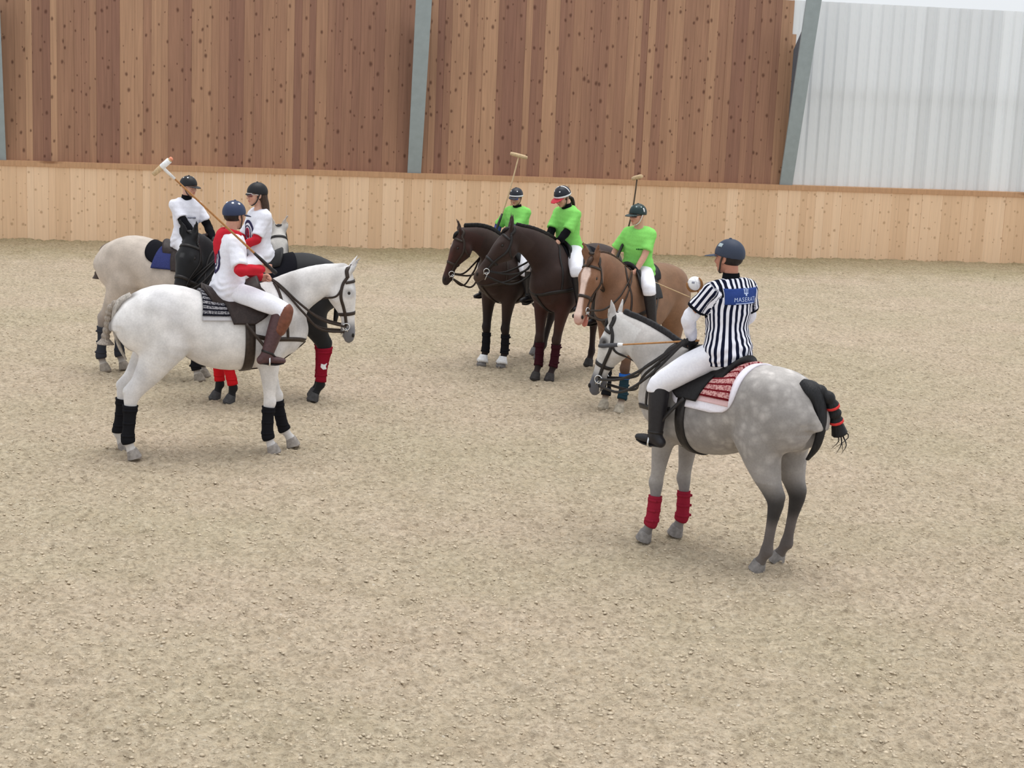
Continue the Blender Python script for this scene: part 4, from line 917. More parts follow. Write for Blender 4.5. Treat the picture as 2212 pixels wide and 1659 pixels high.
    t_ = np.linspace(0, 2 * math.pi, 33)[:-1]; rim = np.array([(-.008 + .121 * math.cos(q), .099 * math.sin(q), .134 + .16 * .121 * math.cos(q)) for q in t_])
    if 'band' in hs: mesh_obj('helmet_band', *[(hw(a), b) for a, b in [hug(hb, rim + V(0, 0, .006), .022, .004, m=1, closed=True)]][0], hs['band'], hel)
    if 'ridge' in hs: mesh_obj('ridge_stripe', *[(hw(a), b) for a, b in [hug(hb, np.array([on(hs.get('ridge_az', 0), e)[0] for e in np.radians(np.linspace(8, 172, 9))]), .014, .006, m=3)]][0], hs['ridge'], hel)
    for az, el, r_ in hs.get('dots', ()):
        c, d = on(math.radians(az), math.radians(el)); mesh_obj('vent', *[(hw(a), b) for a, b in [tube([c - d * .004, c + d * .004, c + d * .005], [r_, r_, r_ * .7], seg=12)]][0], hs.get('dot_mat', M_STEEL), hel)
    for az, el, w_, h_, mt_ in hs.get('badges', ()):
        c, d = on(math.radians(az), math.radians(el)); mesh_obj('badge', *[(hw(a), b) for a, b in [decal_rect(hb, c, d, V(0, 0, 1), w_, h_, .001, .003, 5, 5)]][0], mt_, hel)
    c, d = on(0, math.pi / 2); mesh_obj('button', *[(hw(a), b) for a, b in [sphere(c, (.012, .012, .008))]][0], hs['mat'], hel)
    cs = hs.get('strap', M_BROWNSTRAP)
    for y in (-1, 1): mesh_obj('chin_strap', *[(hw(a), b) for a, b in [ribbon(catmull(np.array([(.0, .090 * y, .135), (.018, .084 * y, .09), (.036, .066 * y, .04), (.062, .035 * y, .006), (.072, 0, .000)]), 4), .013, .004, np.tile(V(.2, y, -.3), (17, 1)))]][0], cs, hel)
    if 'glasses' in hs:
        lens, fr = hs['glasses']
        for y in (-1, 1):
            G_ = [(.104 - .020 * abs(a - .12) / .5, y * (.008 + a * .062), .121 + b) for a in np.linspace(0, 1, 6) for b in (-.018, -.008, .008, .017)]
            o_ = np.array(G_); o_[:, 0] = .112 - 6.0 * (np.abs(o_[:, 1]) - .01) ** 2; i_ = o_ - V(.004, 0, 0); gl_ = mesh_obj('lens', *[(hw(a), b) for a, b in [slab(o_, i_, 6, 4)]][0], lens, hel)
            mesh_obj('temple', *[(hw(a), b) for a, b in [tube([(.088, .070 * y, .128), (.04, .082 * y, .128), (-.02, .084 * y, .122)], .0045, .003, seg=6)]][0], fr, hel)
        mesh_obj('frame', *[(hw(a), b) for a, b in [tube([(.082, -.072, .139), (.106, -.035, .140), (.113, 0, .138), (.106, .035, .140), (.082, .072, .139)], .0045, .003, seg=6, m=3)]][0], fr, hel)
    # hair
    if 'hair' in hs:
        hm, kind = hs['hair']; G = SDF((-.22, -.13, -.28), (.10, .13, .22), .008)
        G.ell((-.022, 0, .118), (.093, .081, .070), k=0); 
        if kind == 'long':
            for y in (-1, 1): G.chain([(-.05, .06 * y, .10), (-.07, .072 * y, .0), (-.075, .085 * y, -.11), (-.08, .09 * y, -.20)], [.040, .042, .036, .012], w=[.03, .034, .03, .01], n=(1, 0, 0), k=.02)
            G.chain([(-.09, 0, .10), (-.105, 0, 0), (-.11, 0, -.12), (-.11, .02, -.21)], [.03, .036, .034, .01], w=[.05, .06, .05, .01], n=(1, 0, 0), k=.03)
        if kind == 'tail': G.chain([(-.10, 0, .06), (-.135, 0, .02), (-.135, 0, -.06), (-.12, 0, -.14)], [.018, .026, .022, .006], k=.01)
        G.cut((.030, 0, .10), unit(V(1, 0, .0))); G.cut((0, 0, .148), V(0, 0, 1))
        mesh_obj('hair', hw(G.mesh(1)[0]), G.mesh(1)[1], hm, hel if kind == 'x' else root)
    for ex in extras: ex(dict(root=root, shirt=so, sb=sb, NB=NB, P=P, sd=sd0, ft=ft, lt=lt, TP=TP, hw=hw, s=s_))
    return dict(root=root, hand=hnd, elb=elb, sh=shs, NB=NB, HO=HO, hw=hw)

def leg(y, knee, ankle, foot=20, top=-.04, out=0.0, L=.165, toe_out=8):
    a = V(ankle[0], ankle[1] * y, ankle[2]); f = math.radians(foot); o = math.radians(toe_out)
    return dict(knee=V(knee[0], knee[1] * y, knee[2]), ankle=a, toe=a + L * V(math.cos(f) * math.cos(o), math.sin(o) * y, -math.sin(f)), top=top)

# ------------------------------------------------------------------ things in hands
def w2(H, p): 
    z = H['root'].rotation_euler[2]; o = H['root'].location; return V(o[0] + p[0] * math.cos(z) - p[1] * math.sin(z), o[1] + p[0] * math.sin(z) + p[1] * math.cos(z), o[2] + p[2])
def mallet(label, A, B, head_dir, shaft_mat, head_mat, tip_mat=None, wrap=None, hl=.24, grip=.26, flex=0.0):
    """polo mallet from grip end A to head B (world)"""
    A, B = np.asarray(A, float), np.asarray(B, float); root = tag(empty('polo_mallet', A), label, 'mallet'); d = unit(B - A); L = np.linalg.norm(B - A); up = unit(np.cross(d, np.cross(V(0, 0, 1), d)))
    at = lambda t: d * L * t + up * flex * math.sin(math.pi * t)
    mesh_obj('shaft', *tube([at(t) for t in np.linspace(.0, 1, 9)], np.linspace(.0115, .0085, 9), seg=8), shaft_mat, root)
    mesh_obj('grip', *tube([at(0) - d * .02, at(0), at(grip * .15 / L), at(grip * .7 / L), at(grip / L)], [.018, .023, .017, .016, .013], seg=10), M_STRAP, root)
    hd = unit(np.asarray(head_dir, float) - d * (np.asarray(head_dir) @ d)); c = d * L
    ho = mesh_obj('mallet_head', *tube([c - hd * hl * .5, c - hd * hl * .49, c - hd * hl * .2, c + hd * hl * .3, c + hd * hl * .49, c + hd * hl * .5], [.012, .021, .026, .026, .020, .012], seg=14), head_mat, root)
    if wrap is not None:
        mesh_obj('head_wrap', *tube([c - hd * .01, c, c + hd * hl * .42, c + hd * hl * .43], [.022, .028, .028, .022], seg=14), wrap, ho)
        mesh_obj('socket', *tube([c - d * .16, c - d * .02, c], [.012, .015, .020], seg=10), wrap, root)
    if tip_mat is not None: mesh_obj('head_tip', *tube([c + hd * hl * .49, c + hd * hl * .56, c + hd * hl * .58], [.020, .018, .008], seg=12), tip_mat, ho)
    return root
def stick(name, label, cat, A, B, r, mat, grip=None, collar=None):
    A, B = np.asarray(A, float), np.asarray(B, float); root = tag(empty(name, A), label, cat); d = unit(B - A); L = np.linalg.norm(B - A)
    mesh_obj('shaft', *tube([d * L * t for t in np.linspace(0, 1, 7)], np.linspace(r, r * .7, 7), seg=8), mat, root)
    if grip: mesh_obj('handle', *tube([d * (L - grip), d * (L - grip * .98), d * (L - .02), d * (L + .01)], [r * 1.1, r * 2.0, r * 2.2, r * 1.5], seg=10), plain('grey_grip', lin(78, 78, 82), .7), root)
    if collar: mesh_obj('ferrule', *tube([d * (L - grip - .045), d * (L - grip - .04), d * (L - grip)], [r * 1.0, r * 1.7, r * 2.0], seg=10), plain('white_tape', lin(245, 245, 248), .6), root)
    return root
# ------------------------------------------------------------------ coats
def base(D, c): return np.tile(V(*c), (len(D['x']), 1))
def over(c, m, k): return c * (1 - np.clip(m, 0, 1)[:, None]) + np.array(k) * np.clip(m, 0, 1)[:, None]
def muzzle(D, a=.72, b=.9): return D['head'] * smoothstep(a, b, D['ht'])
def low(D, z0, z1): return smoothstep(z1, z0, D['z'])
def eyes(D): return D['head'] * smoothstep(.07, .03, np.sqrt(((D['ht'] - .27) * .6) ** 2 + (D['hn'] - .03) ** 2)) * smoothstep(.05, .07, np.abs(D['hs']))
def inear(D): return D['head'] * (D['ht'] < -.06)
def coat_white(D):
    c = base(D, lin(228, 225, 224)); c = over(c, .8 * smoothstep(-.1, .8, D['wob'](7, 3)) * smoothstep(.35, .7, D['x']) * (D['z'] > 1.0) * (1 - D['head']), lin(160, 154, 150))
    c = over(c, .9 * muzzle(D, .66, .86), lin(98, 98, 104)); c = over(c, .35 * eyes(D), lin(90, 88, 90)); c = over(c, .5 * D['head'] * smoothstep(.05, .09, D['hn']) * smoothstep(.5, .1, D['ht']), lin(170, 168, 168))
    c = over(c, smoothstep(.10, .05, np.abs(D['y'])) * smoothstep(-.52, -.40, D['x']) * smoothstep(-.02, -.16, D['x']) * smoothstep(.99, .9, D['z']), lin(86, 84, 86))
    c = over(c, .85 * smoothstep(.11, .06, np.abs(D['y'])) * smoothstep(-.68, -.76, D['x']) * (D['z'] > .8), lin(92, 82, 74)); c = over(c, .35 * low(D, .10, .55), lin(168, 164, 162))  # strip behind the tail: its shade and dirty skin painted into the coat
    return over(c, .35 * smoothstep(.0, 1.0, D['wob'](4, 8)), lin(205, 204, 210))
def coat_grey(D):
    c = base(D, lin(160, 155, 152)); c = over(c, smoothstep(.45, .8, D['x']) * (D['z'] > .7), lin(198, 193, 190)); c = over(c, D['head'], lin(212, 209, 207))
    c = over(c, .8 * smoothstep(1.40, 1.52, D['z']) * smoothstep(-.2, -.5, D['x']), lin(204, 198, 194)); hind = (D['x'] < -.3)
    c = over(c, .94 * hind * low(D, .54, .76), lin(40, 38, 40)); c = over(c, .55 * hind * smoothstep(.46, .34, D['z']), lin(128, 120, 118)); c = over(c, .5 * smoothstep(.1, .9, D['wob'](6, 12)) * (D['x'] < .3) * (D['z'] > .8), lin(128, 124, 124)); c = over(c, .5 * smoothstep(.0, .8, D['wob'](5, 15)) * (D['z'] < 1.1) * (D['z'] > .7) * (D['x'] < .3), lin(184, 182, 186))
    c = over(c, .55 * (~hind) * (D['z'] < .75) * smoothstep(0, .7, D['wob'](9, 2)), lin(110, 108, 112)); c = over(c, .6 * (~hind) * low(D, .40, .52) , lin(120, 118, 120))
    c = over(c, muzzle(D, .64, .84), lin(96, 96, 102)); c = over(c, .85 * eyes(D), lin(66, 64, 68)); c = over(c, .5 * inear(D) * (D['hn'] > .07), lin(90, 86, 84))
    return over(c, .55 * low(D, .0, .16), lin(112, 104, 98))
def dap_grey(D): return np.clip(smoothstep(.45, .15, D['x']) * smoothstep(.70, .9, D['z']) * .85 + .15 * (D['z'] > .6), 0, 1) * (1 - .8 * D['head'])
def coat_cream(D):
    c = base(D, lin(198, 185, 173)); c = over(c, .55 * smoothstep(0, .8, D['wob'](5, 4)) * low(D, .8, 1.35), lin(168, 154, 146)); c = over(c, D['head'] * .7, lin(212, 210, 206))
    c = over(c, .75 * low(D, .45, .85), lin(96, 88, 86)); c = over(c, low(D, .05, .15), lin(206, 200, 192)); c = over(c, .8 * eyes(D), lin(50, 48, 50)); return over(c, .9 * muzzle(D), lin(92, 92, 96))
def coat_black(D):
    c = base(D, lin(26, 26, 29)); c = over(c, .8 * muzzle(D, .66, .8), lin(58, 46, 40)); return over(c, D['head'] * smoothstep(.035, .01, np.abs(D['hs'])) * smoothstep(.05, .02, np.abs(D['ht'] - .27)) * (D['hn'] > .05), lin(62, 62, 64))
def coat_bay(D):
    c = base(D, lin(56, 40, 35)); c = over(c, .8 * D['head'], lin(62, 38, 33)); c = over(c, .9 * D['head'] * smoothstep(.03, .07, D['hn']) * smoothstep(.25, .5, D['ht']), lin(84, 46, 40))
    c = over(c, D['head'] * smoothstep(.028, .012, np.abs(D['hs'])) * smoothstep(.06, .03, np.abs(D['ht'] - .24)) * (D['hn'] > .05), lin(190, 175, 170))
    c = over(c, low(D, .5, .8), lin(36, 27, 26)); return over(c, .85 * muzzle(D, .8, .95), lin(46, 38, 37))
def coat_brown(D):
    c = base(D, lin(52, 36, 32)); c = over(c, .8 * smoothstep(1.15, .8, D['z']) * smoothstep(.42, .75, D['z']), lin(68, 38, 32)); c = over(c, .6 * D['head'], lin(60, 46, 42))
    c = over(c, low(D, .12, .4), lin(44, 30, 30)); return over(c, .7 * muzzle(D), lin(84, 68, 60))
def coat_chestnut(D):
    c = base(D, lin(132, 98, 74)); c = over(c, .5 * smoothstep(.3, .7, D['x']), lin(124, 86, 65)); c = over(c, .4 * D['head'], lin(138, 97, 72))
    wid = np.interp(D['ht'], [.06, .14, .24, .40, .60, .78, .95, 1.1], [.0, .034, .046, .028, .022, .027, .042, .05])
    c = over(c, D['head'] * smoothstep(.012, -.004, np.abs(D['hs']) - wid) * (D['hn'] > .015) * (D['ht'] > .05), lin(232, 205, 192)); c = over(c, .8 * muzzle(D, .9, 1.0) , lin(206, 160, 148))
    c = over(c, D['head'] * smoothstep(.80, .92, D['ht']) * smoothstep(-.02, -.05, D['hn']), lin(188, 120, 106)); c = over(c, .8 * low(D, .45, .75), lin(64, 48, 42)); return over(c, low(D, .06, .16), lin(214, 202, 184))

WHITE = cloth('white_cloth', lin(238, 238, 248)); GREEN = cloth('lime_green_jersey', lin(142, 222, 112)); REDC = cloth('red_cotton', lin(198, 42, 56)); BLACKC = cloth('black_cotton', lin(20, 20, 24)); WHITEB = cloth('white_denim', lin(242, 242, 252))
BLKBOOT = plain('black_boot_leather', lin(36, 34, 38), .45, .4, .2); BRNBOOT = plain('brown_boot_leather', lin(84, 58, 60), .5, .4, .2); NAVY = plain('navy_helmet', lin(46, 58, 88), .55, .35, .06, 120, .2); BLACKH = plain('black_helmet', lin(26, 26, 30), .5, .35, .06, 120, .2)
DKNAVY = plain('dark_navy_helmet', lin(26, 30, 42), .45, .4, .06); DKGREEN = plain('dark_green_helmet', lin(24, 48, 48), .45, .4, .06); WHITEP = plain('white_trim', lin(236, 236, 238), .5); REDP = plain('red_visor', lin(196, 44, 62), .5)
NEO = cloth('black_neoprene', lin(30, 30, 34)); MAROON = cloth('maroon_neoprene', lin(140, 24, 44)); REDB = cloth('red_bandage', lin(206, 32, 40)); REDB2 = cloth('crimson_boot', lin(152, 38, 58)); DKGREY = cloth('dark_grey_neoprene', lin(58, 60, 68)); TEAL = cloth('dark_teal_neoprene', lin(34, 56, 66)); DKRED = cloth('dark_wine_bandage', lin(58, 24, 32))
BLUE = cloth('blue_cloth', lin(62, 74, 136)); BLUE2 = cloth('bright_blue_binding', lin(40, 96, 180)); BLUEP = cloth('blue_patch', lin(50, 72, 136)); LETTER = cloth('pale_blue_print', lin(196, 212, 246)); GREYPR = cloth('grey_print', lin(150, 152, 166)); NAVYPR = cloth('navy_print', lin(56, 52, 84)); DKGP = cloth('dark_green_print', lin(44, 96, 50))
BLUEL = plain('blue_lens', lin(60, 96, 210), .1, .8, 0, 10, 0); BLKL = plain('dark_lens', lin(22, 20, 24), .1, .8, 0, 10, 0); REDL = plain('red_lens', lin(110, 30, 34), .12, .8, 0, 10, 0); FRW = plain('white_frame', lin(230, 226, 222), .4); FRB = plain('black_frame', lin(20, 20, 22), .4)
BROWNH = hair_material('brown_hair', (.05, .026, .015)); DARKH = hair_material('dark_hair', (.018, .012, .010)); LEATHERG = plain('black_glove', lin(34, 34, 34), .6, .3, .2); KNEEB = plain('brown_knee_guard', lin(116, 68, 50), .5, .4, .25, 30)
SK1, SK2, SK3 = lin(206, 158, 136), lin(214, 166, 144), lin(190, 134, 112)
def stripe_cloth():
    m, nt, p = nodes('referee_stripes', .9, .1); st = attr(nt, 'st').outputs['Fac']; bd = attr(nt, 'band').outputs['Fac']
    f = mathn(nt, 'FRACT', mathn(nt, 'ADD', mathn(nt, 'DIVIDE', st, .0440), 20.28)); k = mathn(nt, 'LESS_THAN', f, .50)
    c = mixc(nt, lin(22, 26, 48), lin(240, 240, 250), k); c = mixc(nt, c, lin(18, 20, 30), mathn(nt, 'GREATER_THAN', bd, .5)); nt.links.new(c, p.inputs['Base Color']); return m

# ------------------------------------------------------------------ prints on the shirts
def crest(cfn, rad, asp, red=True):
    def f(q):
        c, n = cfn(q); up = q['sd']
        o = mesh_obj('crest_shield', *decal_ring(q['sb'], c, n, up, rad * .78, rad, asp, .003), NAVYPR, q['root']); mesh_obj('crest_ring', *decal_ring(q['sb'], c, n, up, rad * .52, rad * .60, asp, .003), NAVYPR, q['root'])
        mesh_obj('crest_emblem', *decal_ring(q['sb'], c, n, up, rad * .10, rad * .38, asp * 1.05, .003), cloth('crimson_print', lin(166, 44, 66)), q['root']); mesh_obj('crest_bar', *decal_rect(q['sb'], c, n, up, rad * .14, rad * .9, .004, .002, 3, 5), NAVYPR, q['root'])
    return f
def smallprint(cfn, w, h, mat, rows=1):
    def f(q):
        c, n = cfn(q); up = q['sd']; r_ = random.Random(4)
        ms = []; x = -w / 2
        while x < w / 2:
            l = r_.uniform(.008, .014); cc = np.asarray(c) + unit(np.cross(up, n)) * x; ms.append(decal_rect(q['sb'], cc, n, up, l * .7, h * r_.uniform(.6, 1), .002, .002, 3, 3)); x += l
        mesh_obj('chest_print', *join(*ms), mat, q['root'])
    return f
def back_patch(q):
    n = unit(-q['ft'] + q['lt'] * .0); up = q['sd']; c = q['TP'][5] + q['sd'] * .012 - q['lt'] * .030; s = q['s']
    W_, H_ = .315 * s, .118 * s
    pt = mesh_obj('back_patch', *decal_rect(q['sb'], c, n, up, W_, H_, .003, .004, 25, 9), BLUEP, q['root']); r = unit(np.cross(up, n))
    cx = c + r * .018 * s
    cu = bpy.data.curves.new('lettering', 'FONT'); cu.body = 'MASERATI'; cu.size = .046 * s; cu.align_x = 'CENTER'; cu.align_y = 'CENTER'; cu.space_character = 1.12; cu.resolution_u = 3
    to = bpy.data.objects.new('lettering', cu); C.objects.link(to); bpy.context.view_layer.update(); me = bpy.data.meshes.new_from_object(to.evaluated_get(bpy.context.evaluated_depsgraph_get())); bpy.data.objects.remove(to)
    bm = bmesh.new(); bm.from_mesh(me); bmesh.ops.triangulate(bm, faces=bm.faces); bmesh.ops.subdivide_edges(bm, edges=bm.edges, cuts=1); uv = [(v.co.x, v.co.y - .024 * s) for v in bm.verts]; F_ = [[v.index for v in f.verts] for f in bm.faces]; bm.free()
    mesh_obj('lettering', decal(q['sb'], cx, n, up, uv, .0095), F_, LETTER, pt, False)
    mesh_obj('underline', *decal_rect(q['sb'], cx - q['sd'] * .052 * s, n, up, .19 * s, .006, .0068, .002, 15, 3), LETTER, pt)
    tri = []   # the three-pronged emblem above the word
    for x in (-.016, 0, .016):
        tri.append(decal_rect(q['sb'], cx + r * x * s + q['sd'] * (.036 if x else .040) * s, n, up, .006 * s, (.026 if x else .034) * s, .0068, .002, 3, 5)); tri.append(decal_rect(q['sb'], cx + r * x * s + q['sd'] * (.050 if x else .059) * s, n, up, .010 * s, .007 * s, .0068, .002, 3, 3))
    tri.append(decal_rect(q['sb'], cx + q['sd'] * .021 * s, n, up, .040 * s, .008 * s, .0068, .002, 7, 3)); tri.append(decal_rect(q['sb'], cx + q['sd'] * .011 * s, n, up, .014 * s, .018 * s, .0068, .002, 3, 3))
    mesh_obj('emblem', *join(*tri), LETTER, pt)
def hood(mat):
    def f(q):
        s, NB, sd, ft, lt = q['s'], q['NB'], q['sd'], q['ft'], q['lt']; G = SDF(NB - .26, NB + .26, .009)
        b_ = NB - ft * .075 * s - sd * .01 * s
        G.chain([NB + lt * .10 * s + ft * .05 * s + sd * .01, NB + lt * .095 * s - ft * .04 * s + sd * .01, b_ - ft * .01 + lt * .0, NB - lt * .095 * s - ft * .04 * s + sd * .01, NB - lt * .10 * s + ft * .05 * s + sd * .01], np.array([.030, .046, .060, .046, .030]) * s, w=np.array([.026, .038, .045, .038, .026]) * s, n=sd, k=0, m=4)
        G.ell(b_ - ft * .030 * s - sd * .085 * s, V(.105, .055, .125) * s, (lt, ft, sd), k=.04); G.ell(NB + sd * .10 * s + ft * .015, V(.07, .070, .10) * s, (lt, ft, sd), k=.02, op='sub')
        v, f_ = G.mesh(1); v = v + vnormals(v, f_) * (.005 * wob(v, 28, 6))[:, None]; mesh_obj('hood', v, f_, mat, q['root'])
    return f

# ------------------------------------------------------------------ horses and riders
MK_GREY, MK_RED = saddle_cloth_material('grey_striped_wool', 'grey'), saddle_cloth_material('red_striped_wool', 'red')
def feet(fl, fr, hl, hr): return dict(fl=fl, fr=fr, hl=hl, hr=hr)
POLO = 'polo ponies'

def scene():
    # --- white pony, front left, standing in profile
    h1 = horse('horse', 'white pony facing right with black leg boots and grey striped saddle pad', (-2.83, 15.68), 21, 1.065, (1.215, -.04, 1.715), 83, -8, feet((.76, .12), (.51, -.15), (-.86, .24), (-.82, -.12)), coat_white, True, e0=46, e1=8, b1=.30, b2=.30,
        tail=dict(col=(.42, .38, .34), dock=[(-.80, 0, 1.52), (-.905, 0, 1.46), (-.955, .01, 1.35), (-.95, .01, 1.20), (-.91, .01, 1.04), (-.85, .01, .92)], r=[.045, .044, .030, .024, .018, .008], w=[.05, .055, .06, .05, .035, .01], braid=[(-.925, .02, 1.46), (-.985, .04, 1.40), (-1.0, .06, 1.32), (-1.01, .07, 1.23), (-1.03, .08, 1.14), (-1.035, .08, 1.06)], br=.040, end=2.2, bcol=(.33, .28, .235)),
        boots=dict(fl=(NEO, .15, .43, .02), fr=(NEO, .13, .43, .02), hl=(NEO, .17, .48, .02), hr=(NEO, .14, .48, .02)), strap=M_BROWNSTRAP, pad=(MK_GREY, .29, .22, 1.02), fringe=cloth('pale_fringe', lin(196, 194, 198)), saddle_mat=M_SADDLE, sx=.13,
        reins=dict(hand=(.50, .02, 1.68), sag=.08), stirrups={-1: (.42, -.36, .93), 1: (.42, .36, .93)}, hoof_col=(.34, .31, .29), ear_fwd=.55, pad_len=(.4, .3))
    r1 = person('person', 'rider in navy helmet with white dots, white jersey over red hooded top, mallet on shoulder', h1, 1.0, (.10, 0, 1.60), 4, 4, (34, 6, 0), {-1: (.385, -.22, 1.80), 1: (.44, .06, 1.68)},
        {-1: leg(-1, (.55, .34, 1.42), (.40, .37, 1.00), 18), 1: leg(1, (.55, .34, 1.42), (.40, .37, 1.00), 18)}, WHITE, 1, WHITEB, BRNBOOT, dict(mat=NAVY, dots=[(150, 48, .012), (-150, 48, .012), (100, 50, .012), (-100, 50, .012)], dot_mat=WHITEP, visor=(.09, .085), hair=(DARKH, 'short')), SK1,
        extras=[hood(REDC), crest(lambda q: (q['TP'][4] + q['sd'] * .005 + q['lt'] * .01, -q['ft']), .105, 1.55)], sleeve_len=.86, long_sleeve={-1: (REDC, .9), 1: (REDC, .9)}, hem=.16, shirt_fat=.014, shw=.168, lf=1.25, hand_up={-1: (-.75, -.15, .75), 1: (.2, 0, 1)}, kneepad={-1: KNEEB, 1: KNEEB}, pole=(-.4, .7, -.7))
    g = r1['hand'][-1] + V(.07, .03, .0); A = w2(h1, g); mallet('mallet with white taped head held over the shoulder by the red hooded rider', A + V(.05, .0, -.03), (-3.24, 15.12, 2.75), (.62, -.1, .62), M_CANE, M_PALECANE, plain('orange_tip', lin(232, 150, 120)), plain('white_tape', lin(245, 245, 248), .6), hl=.22, grip=.28)
    # --- cream pony at far left
    h2 = horse('horse', 'cream grey pony at far left, rump towards us, blue saddle cloth', (-4.05, 19.45), -18, 1.07, (1.43, -.12, 1.79), 60, -58, feet((.36, .12), (.42, -.12), (-.72, .10), (-.84, -.13)), coat_cream, False, e0=36, e1=14, b1=.34, b2=.34,
        tail=dict(col=(.20, .15, .12), dock=[(-.82, 0, 1.50), (-.92, 0, 1.44), (-.95, -.01, 1.33)], r=[.04, .04, .025], braid=[(-.94, -.01, 1.36), (-.96, -.03, 1.26), (-.97, -.04, 1.17), (-.975, -.045, 1.09)], br=.035, end=1.7, bcol=(.09, .065, .055)), boots=dict(fr=(NEO, .12, .36, .02), fl=(NEO, .12, .36, .02), hl=(DKGREY, .14, .50, .02), hr=(DKGREY, .14, .50, .02)), strap=M_STRAP,
        cloth_kind=(cloth('black_saddle_cloth', lin(22, 22, 28)), .42, .26, 1.05), pad=(saddle_cloth_material('blue_saddle_cloth', lin(60, 66, 116)), .27, .08, 1.22), sx=.20, reins=dict(hand=(.60, 0, 1.70)), stirrups={-1: (.42, -.37, .96)}, hoof_col=(.30, .26, .22), saddle_mat=M_SADDLE)
    person('person', 'boy in black cap helmet, plain white shirt with black long sleeves', h2, .90, (.16, 0, 1.64), 5, -38, (-12, 4, 0), {-1: (.42, -.16, 1.66), 1: (.52, .04, 1.66)}, {-1: leg(-1, (.52, .33, 1.40), (.45, .37, 1.02), 18), 1: leg(1, (.52, .33, 1.40), (.45, .37, 1.02), 18)}, WHITE, 1, WHITEB, BLKBOOT,
        dict(mat=BLACKH, visor=(.075, .085), dots=[(60, 55, .010), (-60, 55, .010), (-120, 50, .010)]), SK2, extras=[smallprint(lambda q: (q['TP'][4] + q['lt'] * .025 + q['sd'] * .02, q['ft']), .10, .026, GREYPR)], long_sleeve={-1: (BLACKC, .97), 1: (BLACKC, .97)}, sleeve_len=.72, collar=(BLACKC, .04), pole=(-.3, 1.0, -.3), glove={-1: LEATHERG, 1: LEATHERG})
    # --- black pony behind the white one
    h7 = horse('horse', 'black pony behind the white pony, head turned to us, red bandages in front', (-2.85, 18.25), 200, 1.08, (.74, .12, 1.77), 64, 46, feet((.30, .13), (.42, -.09), (-.64, .13), (-.70, -.12)), coat_black, False, e0=50, e1=20, b1=.26, b2=.22,
        tail=dict(col=(.012, .012, .014), dock=[(-.80, 0, 1.46), (-.90, 0, 1.38), (-.92, 0, 1.15), (-.88, 0, .85)], r=[.04, .05, .05, .02]), mane=None, boots=dict(fl=(REDB, .19, .50, .03), fr=(REDB, .19, .50, .03), hl=(MAROON, .20, .56, .02), hr=(MAROON, .20, .56, .02)), cloth_kind=(cloth('black_saddle_cloth', (.01,) * 3), .38, .26, 1.1), saddle_mat=M_SADDLEBLK, sx=.02, headscale=1.1, reins=dict(hand=(.36, .06, 1.68)), stirrups={1: (.36, .37, .96)}, hoof_col=(.07, .068, .07))
    P_, r_, w_ = h7['legs']['hl']; c = V(np.interp(.40, P_[::-1, 2], P_[::-1, 0]), np.interp(.40, P_[::-1, 2], P_[::-1, 1]) + .067, .40); pl = np.array([(-.03, -.03), (.01, -.035), (.035, -.01), (.03, .03), (-.005, .02), (-.035, .035), (-.02, .0)])
    bt = [o for o in h7['root'].children if o.name.startswith('leg_boot')][2]; mesh_obj('boot_emblem', np.vstack([[c + V(a, .004, b) for a, b in pl], [c + V(a, -.03, b) for a, b in pl]]), [list(range(7))[::-1], list(range(7, 14))] + [[i, (i + 1) % 7, 7 + (i + 1) % 7, 7 + i] for i in range(7)], WHITEP, bt, False)
    person('person', 'girl in black helmet and red sunglasses with long brown hair, white crested jersey', h7, .96, (-.02, 0, 1.63), 3, 16, (10, 2, 0), {-1: (.30, -.02, 1.66), 1: (.26, .10, 1.70)}, {-1: leg(-1, (.34, .33, 1.40), (.27, .37, 1.00), 18), 1: leg(1, (.34, .33, 1.40), (.27, .37, 1.00), 18)}, WHITE, 1, WHITEB, BLKBOOT,
        dict(mat=BLACKH, visor=(.02, .07), glasses=(REDL, FRW), hair=(BROWNH, 'long'), strap=M_STRAP), SK2, extras=[crest(lambda q: (q['TP'][4] - q['sd'] * .02 + q['lt'] * .0, q['ft']), .105, 1.35)], long_sleeve={-1: (REDC, .85), 1: (REDC, .85)}, sleeve_len=.84, girl=True, hem=.16, shirt_fat=.010, glove={1: cloth('grey_glove', lin(96, 94, 100))})
    # --- bay pony with white overreach boots
    h3 = horse('horse', 'dark bay pony with white bell boots, leftmost of the green team ponies', (.05, 21.5), 235, 1.04, (1.07, -.14, 1.68), 70, -46, feet((.53, .14), (.62, -.10), (-.34, .12), (-.60, -.13)), coat_bay, False, e0=52, e1=2, b1=.30, b2=.30, mane=((.010, .008, .008), .016, .045),
        tail=dict(col=(.012, .010, .010), dock=[(-.80, 0, 1.46), (-.90, 0, 1.38), (-.92, 0, 1.1), (-.88, 0, .7)], r=[.04, .05, .05, .02]), boots=dict(fl=(NEO, .16, .40, .02), fr=(NEO, .16, .40, .02)), bells=('fl', 'fr'), strap=M_BROWNSTRAP, saddle_mat=M_SADDLEBLK, sx=.10, cloth_kind=(cloth('black_saddle_cloth', (.01,) * 3), .36, .26, 1.1), reins=dict(hand=(.50, 0, 1.62), sag=.16), stirrups={1: (.30, .36, .86)}, hoof_col=(.22, .21, .21))
